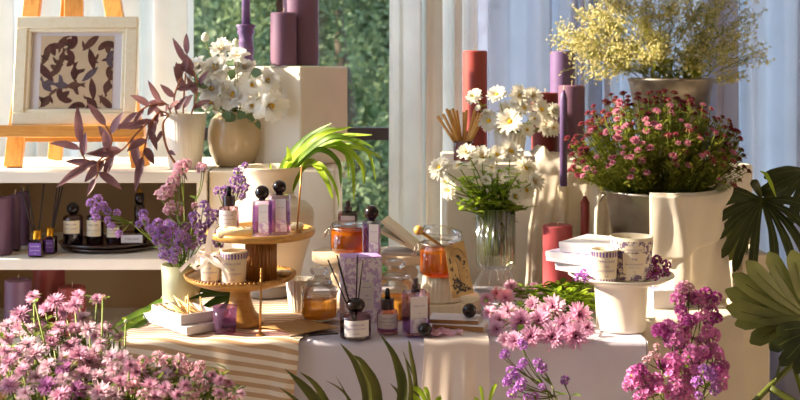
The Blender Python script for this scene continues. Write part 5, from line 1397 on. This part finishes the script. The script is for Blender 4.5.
for px, py, r, d, k in ch:
    tip = W(px, py, d); r_ = U(r*1.25, d)
    tip.z = max(tip.z, TZ1+r_*.5) if d > 2.5 else tip.z
    tail = Vector((X(rnd(560, 598), 2.86), rnd(2.78, 2.9), TZ1+rnd(.006, .03)))
    fc = Vector(((px-560)/160+rnd(-.2, .2), -.85, rnd(.25, .6))).normalized()
    flower('pink_chrysanthemum', 'cut pink chrysanthemum lying at the table edge beside the ceramic stand', 'flower', g, tail, [(tip, pick(k), r_, fc)], M['stem'], .0018, 7, M['leaf'], .035, .009, via=(tail+tip)/2+Vector((0, .02, .02)))
lf = thing('cut_greenery', 'tangle of cut green stems and leaves lying before the rose candle', 'greenery', (X(560, 2.8), 2.8, TZ1+.004))
ms = MB(); ml = MB()
for k in range(30):
    a = Vector((rnd(-.1, .0), rnd(-.14, .06), rnd(.0, .03))); b = Vector((rnd(.02, .12), rnd(-.12, .1), rnd(.0, .04))); C = bez(a, (a+b)/2+Vector((0, 0, .02)), b, 5); ms.tube(C, .0017, 5)
    for q in C[1:]:
        for j in range(2):
            an = rnd(0, 6.3); ml.leaf(q, (math.cos(an), math.sin(an), rnd(.1, .8)), rnd(.02, .04), .006, droop=.2, n=3)
ms.build('stem', M['stem'], lf); ml.build('foliage', M['leaf_lime'], lf)
# loose heads on the ceramic stand
for k, (px, py, r, d, kk, lb) in enumerate([(578, 277, 5, 2.53, 'violet', ''), (584, 273, 5, 2.55, 'violet', ''), (587, 279, 5.5, 2.53, 'violet', ''), (650, 262, 5.5, 2.58, 'plum', ''), (657, 260, 6, 2.6, 'plum', ''), (666, 265, 6, 2.6, 'plum', ''), (655, 270, 7, 2.56, 'plum', ''), (665, 273, 6, 2.57, 'plum', ''), (648, 275, 5.5, 2.54, 'magenta', ''), (656, 277, 5, 2.53, 'plum', '')]):
    v = kk == 'violet'
    o = put('statice_blossom', pick(kk), None, W(px, py, d), zrot((rnd(-.4, .4), -.6, .8), rnd(0, 6)), U(r, d)); tag(o, ('bright violet statice head on the ceramic stand beside the boxes' if v else 'deep magenta statice head heaped right of the printed tin'), 'flower', 'violet heads by the boxes' if v else 'magenta heads by the tin')

# ------------------------------------------------------------------ floor vases below the table edge
def floorvase(label, x, y, r, h, m):
    o = MB().lathe([(r*.7, 0), (r*.75, .006), (r, h*.5), (r*.95, h), (r*.9, h), (r*.9, h*.6), (.0005, h*.5)], 40, close=False).build('floor_vase', M[m], loc=(x, y, .001)); return tag(o, label, 'vase')
floorvase('tall pale vase on the floor holding the pink asters', -.55, 2.12, .14, .5, 'celadon')
floorvase('zinc vase on the floor holding the green palm blades', X(350, 2.25), 2.2, .07, .42, 'zinc')
floorvase('white vase on the floor holding violet statice', X(545, 2.25), 2.22, .05, .45, 'ceramic_white')
floorvase('white vase on the floor holding magenta statice', X(680, 2.35), 2.36, .08, .45, 'ceramic_white')
# pink asters
rq = random.Random(4)
ast_fill = [(rq.uniform(0, 120), rq.uniform(322, 398), rq.uniform(7, 10)) for _ in range(26)]+[(rq.uniform(125, 215), rq.uniform(368, 398), rq.uniform(6, 8)) for _ in range(16)]
ast = ast_fill+[(20, 315, 12), (7, 326, 9), (33, 297, 8), (55, 302, 11), (45, 309, 8), (65, 312, 12), (75, 306, 10), (82, 319, 10), (97, 299, 7), (78, 296, 8), (101, 330, 9), (89, 330, 10), (74, 328, 8), (52, 341, 12), (28, 345, 11), (35, 355, 14), (10, 363, 12), (5, 352, 8), (18, 352, 9), (37, 378, 12), (10, 386, 13), (47, 386, 11), (63, 380, 9), (64, 369, 10), (70, 347, 12), (79, 356, 13), (89, 363, 13), (96, 354, 11), (101, 344, 9), (111, 357, 10), (83, 374, 10), (96, 376, 9), (60, 396, 12), (100, 393, 14), (75, 391, 12), (115, 396, 11), (122, 359, 11), (130, 366, 9), (137, 373, 12), (124, 374, 8), (120, 382, 9), (143, 362, 8), (150, 386, 10), (158, 359, 10), (167, 363, 10), (175, 371, 9), (165, 389, 9), (180, 361, 9), (190, 369, 9), (196, 376, 8), (185, 386, 8), (155, 397, 10), (178, 396, 9), (200, 366, 7), (212, 376, 7), (220, 381, 8), (228, 383, 7), (241, 394, 6), (219, 394, 8), (203, 386, 8), (232, 397, 7), (48, 366, 10), (22, 371, 9), (25, 394, 10), (132, 388, 9), (144, 396, 9), (40, 326, 7), (60, 328, 8), (112, 371, 8), (192, 395, 9), (165, 374, 8)]
for k, (px, py, r) in enumerate(ast):
    d = 2.36-(py-295)/105*.30+rnd(-.03, .03)+(.04 if k < len(ast_fill) else 0); kind = 'aster'
    if px > 128: kind = random.choice(['lilacpink', 'lilacpink', 'aster'])
    if (px, py) in ((137, 373), (241, 394), (212, 376), (228, 383)): kind = 'aster'
    if (px, py) in ((75, 391), (64, 369), (47, 386)): kind = 'mauve'
    tip = W(px, py, d); b = Vector((-.55+rnd(-.09, .09), 2.12+rnd(-.09, .09), .3)); fc = Vector((rnd(-.3, .3)+(px-90)/300, -.7, rnd(.7, 1.2)))
    if kind == 'lilacpink': lb, gg = 'pale pink ruffled flower low at the front, right part of the pink mass', 'ruffled pale pink flowers at the lower left'
    elif kind == 'mauve': lb, gg = 'darker mauve aster amid the pale pink asters', 'mauve asters at the lower left'
    else: lb, gg = 'pink aster in the mass of asters in front of the shelf', 'pink asters in front of the shelf'
    flower('pink_aster' if kind == 'aster' else ('mauve_aster' if kind == 'mauve' else 'pink_carnation'), lb, 'flower', gg, b, [(tip, pick(kind), U(r*.93, d), fc)], M['stem'], .002, 12, M['stem_dark'], .035, .006, via=Vector((tip.x*.75+b.x*.25, tip.y*.8+b.y*.2, tip.z-.22)))
fo = thing('aster_foliage', 'olive green foliage of buds and leaves under the pink asters', 'foliage', (-.55, 2.12, .3))
ms = MB(); ml = MB()
for k in range(130):
    px = rnd(-5, 235); py = rnd(322, 400) if px < 120 else rnd(368, 402); d = 2.36-(py-295)/105*.26+rnd(-.02, .05); p = W(px, py, d)-fo.location
    b = Vector((rnd(-.09, .09), rnd(-.09, .09), 0)); C = bez(b, Vector((p.x*.75, p.y*.8, p.z-.2)), p, 7); ms.tube(C, .0015, 4, False)
    for q in C[3:]:
        for j in range(4):
            a = rnd(0, 6.3); ml.leaf(q+Vector((rnd(-.01, .01), rnd(-.01, .01), rnd(-.01, .01))), (math.cos(a), math.sin(a), rnd(.2, 1)), rnd(.018, .036), .0042, droop=.2, n=3)
ms.build('stem', M['stem_dark'], fo); ml.build('foliage', leafm('aster_leaf', '#4e5a1c', '#84902f', .3), fo)
# thin bud stalks standing over the asters
for k, (px, py, r) in enumerate([(103, 298, 4), (126, 322, 3), (35, 302, 2.5)]):
    d = 2.22; b = Vector((-.55+rnd(-.05, .05), 2.12, .3))
    flower('bud_stalk', ['pinkish bud stalk rising beside the asters at the bottom shelf', 'green bud stalk in front of the striped runner corner', 'green bud stalk rising above the asters far left'][k], 'flower', None, b, [(W(px, py, d), pick('bud') if k else pick('lilacpink'), U(r, d), (0, -.1, 1))], M['stem'], .0019, 16, M['leaf_lime'], .022, .006)

# violet statice, front middle
vb = Vector((X(545, 2.25), 2.22, .3)); g = 'violet statice at the bottom edge'
for jt, hs in [((545, 385, 2.28), [(523, 346, 5), (521, 343, 4), (505, 354, 5), (503, 356, 4)]), ((550, 392, 2.27), [(523, 363, 5), (520, 366, 4), (511, 372, 6), (516, 376, 5), (508, 380, 5), (506, 383, 4)]), ((552, 385, 2.26), [(538, 363, 5), (543, 368, 5), (540, 371, 4)]),
               ((556, 396, 2.25), [(522, 384, 6), (518, 389, 5), (512, 394, 5.5), (535, 397, 5), (527, 397, 4), (542, 387, 4)]), ((570, 396, 2.26), [(565, 380, 5), (563, 382, 3)])]:
    sprig('violet statice stem standing in front of the lilac tablecloth', g, vb+Vector((rnd(-.02, .02), rnd(-.02, .02), 0)), Vector((X(575, 2.25), 2.24, .58)), W(*jt), [(a, b, r, 'violet', jt[2]) for a, b, r in hs], 'stem_dark', 8)
# magenta statice, front right
mbs = Vector((X(680, 2.35), 2.36, .3)); g = 'magenta statice at the lower right'
mg = [((680, 325, 2.4), [(682, 294, 8), (677, 300, 8), (690, 298, 7), (681, 287, 4), (668, 290, 0)]), ((700, 322, 2.41), [(697, 298, 8), (712, 301, 7), (716, 297, 6), (706, 294, 7), (703, 305, 5)]), ((710, 330, 2.4), [(712, 312, 7), (705, 315, 6), (717, 318, 6), (709, 322, 6)]),
      ((672, 345, 2.36), [(660, 331, 9), (668, 327, 8), (675, 331, 8), (665, 336, 6), (656, 333, 5)]), ((692, 340, 2.37), [(684, 318, 7), (690, 321, 7), (681, 311, 7), (698, 318, 6), (687, 326, 6)]), ((680, 350, 2.35), [(676, 340, 9), (684, 337, 8), (670, 342, 7), (680, 348, 6)]), ((712, 350, 2.37), [(708, 331, 7), (714, 335, 7), (704, 338, 6), (699, 341, 5)]),
      ((697, 368, 2.33), [(692, 353, 9), (699, 356, 8), (688, 358, 7), (704, 351, 6), (696, 362, 7)]), ((713, 365, 2.34), [(712, 350, 8), (718, 353, 6), (706, 355, 6), (720, 358, 5)]), ((675, 378, 2.31), [(673, 361, 9), (670, 368, 8), (678, 366, 7), (663, 366, 7), (672, 374, 7)]),
      ((648, 388, 2.29), [(634, 374, 8), (640, 370, 7), (644, 376, 7), (630, 380, 6), (628, 386, 6), (637, 383, 6)]), ((660, 394, 2.28), [(657, 380, 7), (652, 386, 8), (646, 392, 7), (640, 397, 7), (660, 388, 6)]), ((685, 395, 2.28), [(676, 387, 9), (684, 391, 8), (670, 393, 8), (678, 396, 7), (690, 396, 7)]),
      ((718, 380, 2.32), [(717, 370, 8), (722, 376, 7), (713, 376, 7), (724, 366, 6), (722, 386, 6)]), ((698, 385, 2.3), [(690, 374, 7), (684, 380, 6), (696, 370, 6), (693, 384, 6)])]
for i, (jt, hs) in enumerate(mg):
    sprig('magenta statice stem in the tall spray before the draped plinth', g, mbs+Vector((rnd(-.04, .04), rnd(-.04, .04), 0)), Vector((X(680, 2.35)+rnd(-.03, .03), 2.36, .62)), W(*jt), [(a, b, r, 'magenta' if rnd(0, 1) < .8 else 'plum', jt[2]+rnd(-.02, .02)) for a, b, r in hs if r], 'stem_dark', 10)
sprig('violet statice stem among the magenta statice', None, mbs, Vector((X(690, 2.33), 2.34, .62)), W(706, 388, 2.28), [(704, 370, 6, 'violet', 2.27), (710, 374, 7, 'violet', 2.27), (697, 382, 6, 'violet', 2.27), (712, 380, 6, 'violet', 2.27), (715, 390, 6, 'violet', 2.27), (698, 396, 5, 'violet', 2.26)], 'stem_dark', 6)
sprig('pale whitish statice stem left of the magenta spray', None, mbs, Vector((X(665, 2.33), 2.34, .62)), W(662, 370, 2.3), [(657, 347, 4, 'lilacpink', 2.3), (652, 355, 4, 'lilacpink', 2.3), (658, 357, 4, 'lilacpink', 2.3), (646, 360, 4, 'lilacpink', 2.3)], 'stem_dark', 4)
sprig('pale pink statice head topping the magenta spray', None, mbs, Vector((X(680, 2.35), 2.36, .62)), W(690, 320, 2.4), [(684, 287, 7, 'lilacpink', 2.4), (679, 289, 5, 'lilacpink', 2.4), (690, 288, 5, 'lilacpink', 2.4)], 'stem_dark', 6)

# ------------------------------------------------------------------ palm blades at the front
pb = Vector((X(350, 2.25), 2.2, .3)); t = thing('palm_blades', 'dark green pointed palm blades rising in front of the tablecloth', 'plant', pb)
M['blade'] = leafm('palm_blade', '#36421a', '#66602c', .22, .4, 8)
for pts, w in [([(345, 470), (318, 402), (285, 369)], 5.5), ([(348, 470), (320, 410), (288, 372)], 4.5), ([(340, 470), (305, 410), (279, 387)], 3), ([(350, 470), (322, 395), (300, 372)], 4), ([(352, 470), (335, 420), (312, 390)], 3), ([(356, 470), (330, 420), (324, 390)], 2.5),
               ([(362, 470), (368, 400), (357, 365), (340, 343)], 5.5), ([(366, 470), (378, 400), (364, 365), (353, 355)], 4.5), ([(364, 470), (372, 400), (363, 361)], 3.4), ([(360, 470), (352, 410), (336, 376)], 1.6), ([(380, 470), (350, 400), (325, 380)], 1.6),
               ([(378, 470), (402, 400), (396, 360), (380, 334)], 5.2), ([(376, 470), (400, 405), (390, 383)], 3), ([(386, 470), (414, 400), (410, 350), (408, 340)], 2.4), ([(386, 470), (410, 400), (404, 352)], 3.4), ([(392, 470), (418, 400), (402, 350)], 2.2)]:
    dd = 2.24+rnd(-.05, .05); P = [W(a, b, dd)-pb for a, b in pts]; P = [Vector((P[0].x*.15, 0, .02))]+P; C = []
    for k in range(len(P)-1):
        p0, p1, p2, p3 = P[max(0, k-1)], P[k], P[k+1], P[min(len(P)-1, k+2)]
        for j in range(7):
            s = j/7; C.append(.5*((2*p1)+(p2-p0)*s+(2*p0-5*p1+4*p2-p3)*s*s+(-p0+3*p1-3*p2+p3)*s**3))
    C.append(P[-1]); n = len(C); ww = [U(w, dd)*max(.04, min(1, (n-1-j)/(n*.35))*min(1, .3+j/(n*.4))) for j in range(n)]
    MB().strip(C, ww, (rnd(-.5, .5), -1, .3), .3).build('blade', M['blade'], t)
t = thing('seedling', 'small lime green shoots at the front below the ball stopper', 'plant', (X(432, 2.2), 2.2, .35))
for pts, w in [([(435, 470), (428, 392), (408, 396)], 3), ([(435, 470), (432, 388), (413, 388)], 3), ([(437, 470), (430, 385), (424, 388)], 2.4), ([(438, 470), (436, 385), (440, 400)], 3), ([(484, 470), (484, 395), (474, 398)], 1.5), ([(484, 470), (485, 394), (480, 386)], 1.8), ([(484, 470), (486, 395), (496, 384)], 2)]:
    P = [W(a, b, 2.2)-t.location for a, b in pts]; C = bez(P[0], P[1], P[2], 8); MB().strip([Vector((0, 0, 0))]+C, [.0012, .0012]+[U(w, 2.2)*max(.1, math.sin(PI*min(1, j/8)**2)) for j in range(8)], (0, -1, .6), .2).build('leaf', M['leaf_lime'], t)

M['leaf_mid'] = leafm('mid_green_leaf', '#3d5a1c', '#6a862c', .3)
# broad leaves on the table
def broad(name, label, leaves, m):
    t = thing(name, label, 'leaf', leaves[0][0])
    for i, (a, b, w, mid) in enumerate(leaves):
        a = Vector(a); b = Vector(b); C = bez(a, (a+b)/2+Vector((0, 0, mid)), b, 9); n = len(C)
        MB().strip([c-t.location for c in C], [w*max(.05, math.sin(PI*(j/(n-1))**.8)) for j in range(n)], (0, -.5, 1), .22).build('leaf', M[m], t)
def tw(px, py, d, z=None): v = W(px, py, d); return v
broad('leafy_branch', 'broad green leaves spreading left behind the white boxes', [(tw(168, 302, 2.72), tw(106, 332, 2.56), .011, .012), (tw(160, 310, 2.7), tw(104, 344, 2.52), .011, .012), (tw(160, 315, 2.68), tw(116, 340, 2.53), .009, .006), (tw(182, 296, 2.72), tw(136, 316, 2.66), .012, .012)], 'leaf_mid')
broad('leafy_branch', 'dark glossy leaves under the beaded wooden cake stand', [(tw(242, 292, 2.70), tw(186, 300, 2.66), .014, .008), (tw(243, 293, 2.69), tw(196, 312, 2.64), .016, .008), (tw(244, 296, 2.68), tw(212, 316, 2.63), .013, .0), (tw(236, 290, 2.71), tw(176, 294, 2.69), .012, .008)], 'leaf_dark')

# ------------------------------------------------------------------ monstera
MP = Vector((1.06, 2.78, 0))
mt = thing('monstera', 'large monstera with split leaves at the right edge', 'plant', MP)
MB().lathe([(.1, .001), (.105, .006), (.14, .28), (.135, .28), (.13, .25), (.0005, .24)], 40).build('pot', M['ceramic_beige'], mt)
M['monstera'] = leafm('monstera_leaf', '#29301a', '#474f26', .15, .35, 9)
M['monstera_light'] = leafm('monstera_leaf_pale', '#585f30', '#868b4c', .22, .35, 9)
def monstera(base, tip, normal, wid, m, nl=6, curl=.25, gap=.78, stem=None):
    base = Vector(base)-MP; tip = Vector(tip)-MP; ax = tip-base; L = ax.length; ax.normalize(); nz = Vector(normal).normalized(); nz = (nz-ax*nz.dot(ax)).normalized(); sd = nz.cross(ax)
    P = lambda x, y, z=0: base+ax*x+sd*y+nz*z
    mb = MB()
    cv = lambda x, y: -curl*(y*y)/wid-.12*(x/L)**2*L
    for s in (-1, 1):
        for k in range(nl):
            t0 = .02+.86*k/(nl-.3); ang = math.radians(118-92*(k/(nl-1))**.8)
            ln = wid*(.86, 1.0, 1.0, .95, .84, .66, .5)[min(k, 6)]*(1 if k < nl-1 else .9); w0 = L*.86/nl*.62
            n = 9; pts = []; ws = []
            for j in range(n+1):
                q = j/n; a = ang-math.radians(28)*q*q; x = t0*L+ln*q*math.cos(a); y = ln*q*math.sin(a)
                pts.append(P(x, s*y, cv(x, y))); ws.append(w0*((1.12-.25*q) if q < .82 else (1.12-.25*q)*math.sqrt(max(.02, 1-((q-.82)/.18)**2)))*gap*(1.25-.45*math.sin(PI*q)*.5))
            mb.strip(pts, ws, nz, .12)
    pts = [P(L*q, 0, .001+cv(L*q, 0)) for q in [j/10 for j in range(11)]]
    mb.strip([p for p in pts], [wid*.17*math.sin(PI*min(1, .15+.85*(1-j/10)))+.003 for j in range(11)], nz, .1)
    lf = mb.build('leaf', m, mt)
    MB().tube([p+nz*.002 for p in pts], [.0032*(1-.07*j) for j in range(11)], 6).build('midrib', M['stem'], lf)
    st = Vector((rnd(-.03, .03), rnd(-.03, .03), .24)); c1 = (Vector(stem)-MP) if stem is not None else (st*.5+base*.5+Vector((0, .06, .12)))
    MB().tube(bez(st, c1, base, 10), [.0075-.0004*j for j in range(11)], 8).build('petiole', M['stem'], mt)
def fan_leaf(O, do, tips, wpx, m, dt, bend, stem=None):
    """a split leaf: curved lobes that grow together round the stalk"""
    base = W(O[0], O[1], do)-MP; mb = MB(); mr = MB(); n = 12
    for i, (px, py) in enumerate(tips):
        tip = W(px, py, dt+.010*math.sin(i*2.1))-MP; v = tip-base; side = v.cross(Vector((0, 1, 0))).normalized()
        mid = base+v*.5+side*v.length*bend*(1 if py < O[1] else -1)*(1 if px < O[0] else -1)+Vector((0, -.035, .012))
        C = bez(base, mid, tip, n); w = U(wpx, dt)
        prof = [w*(.28+1.1*q if q < .5 else .83+.12*(q-.5) if q < .84 else .87*math.sqrt(max(.012, 1-((q-.84)/.162)**2))) for q in [j/n for j in range(n+1)]]
        mb.strip(C, prof, (0, -1, .35), .07); mr.tube([c+Vector((0, -.0035, 0)) for c in C[:-2]], .0008, 4)
    lf = mb.build('leaf', m, mt); mr.build('vein', M['stem_dark'], lf)
    st = Vector((rnd(-.03, .03), rnd(-.03, .03), .24)); c1 = (Vector(stem)-MP) if stem is not None else (st*.5+base*.5+Vector((0, .08, .1)))
    MB().tube(bez(st, c1, base+Vector((0, .004, 0)), 10), [.0075-.0004*j for j in range(11)], 8).build('petiole', M['stem'], mt)
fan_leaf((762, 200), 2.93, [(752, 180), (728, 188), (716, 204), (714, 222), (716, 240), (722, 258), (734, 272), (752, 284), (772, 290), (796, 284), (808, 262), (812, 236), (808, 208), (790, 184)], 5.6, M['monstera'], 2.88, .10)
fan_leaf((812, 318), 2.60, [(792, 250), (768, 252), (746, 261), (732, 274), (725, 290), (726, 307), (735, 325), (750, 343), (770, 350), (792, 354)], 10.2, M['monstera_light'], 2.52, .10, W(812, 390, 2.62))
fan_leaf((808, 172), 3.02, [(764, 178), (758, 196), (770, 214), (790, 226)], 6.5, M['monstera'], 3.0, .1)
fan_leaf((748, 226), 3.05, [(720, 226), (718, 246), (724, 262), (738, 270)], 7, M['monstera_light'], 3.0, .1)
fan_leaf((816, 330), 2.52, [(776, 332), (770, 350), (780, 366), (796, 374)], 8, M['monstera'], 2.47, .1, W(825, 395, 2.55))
for i, (a, b, r) in enumerate([(W(752, 404, 2.5), W(812, 345, 2.58), .0065), (W(770, 388, 2.52), W(812, 412, 2.5), .008), (W(783, 352, 2.6), W(776, 380, 2.52), .0028)]):
    MB().tube(bez(a-MP, (a+b)/2-MP, b-MP, 6), r, 8).build('aerial_root' if i == 2 else 'branch', M['stem_dark'], mt)
MB().strip([W(760, 171, 2.86)-MP, W(766, 174, 2.85)-MP, W(771, 184, 2.85)-MP, W(776, 197, 2.85)-MP], [.001, .005, .005, .001], (0, -1, .3), .2).build('leaf', M['leaf_lime'], mt)
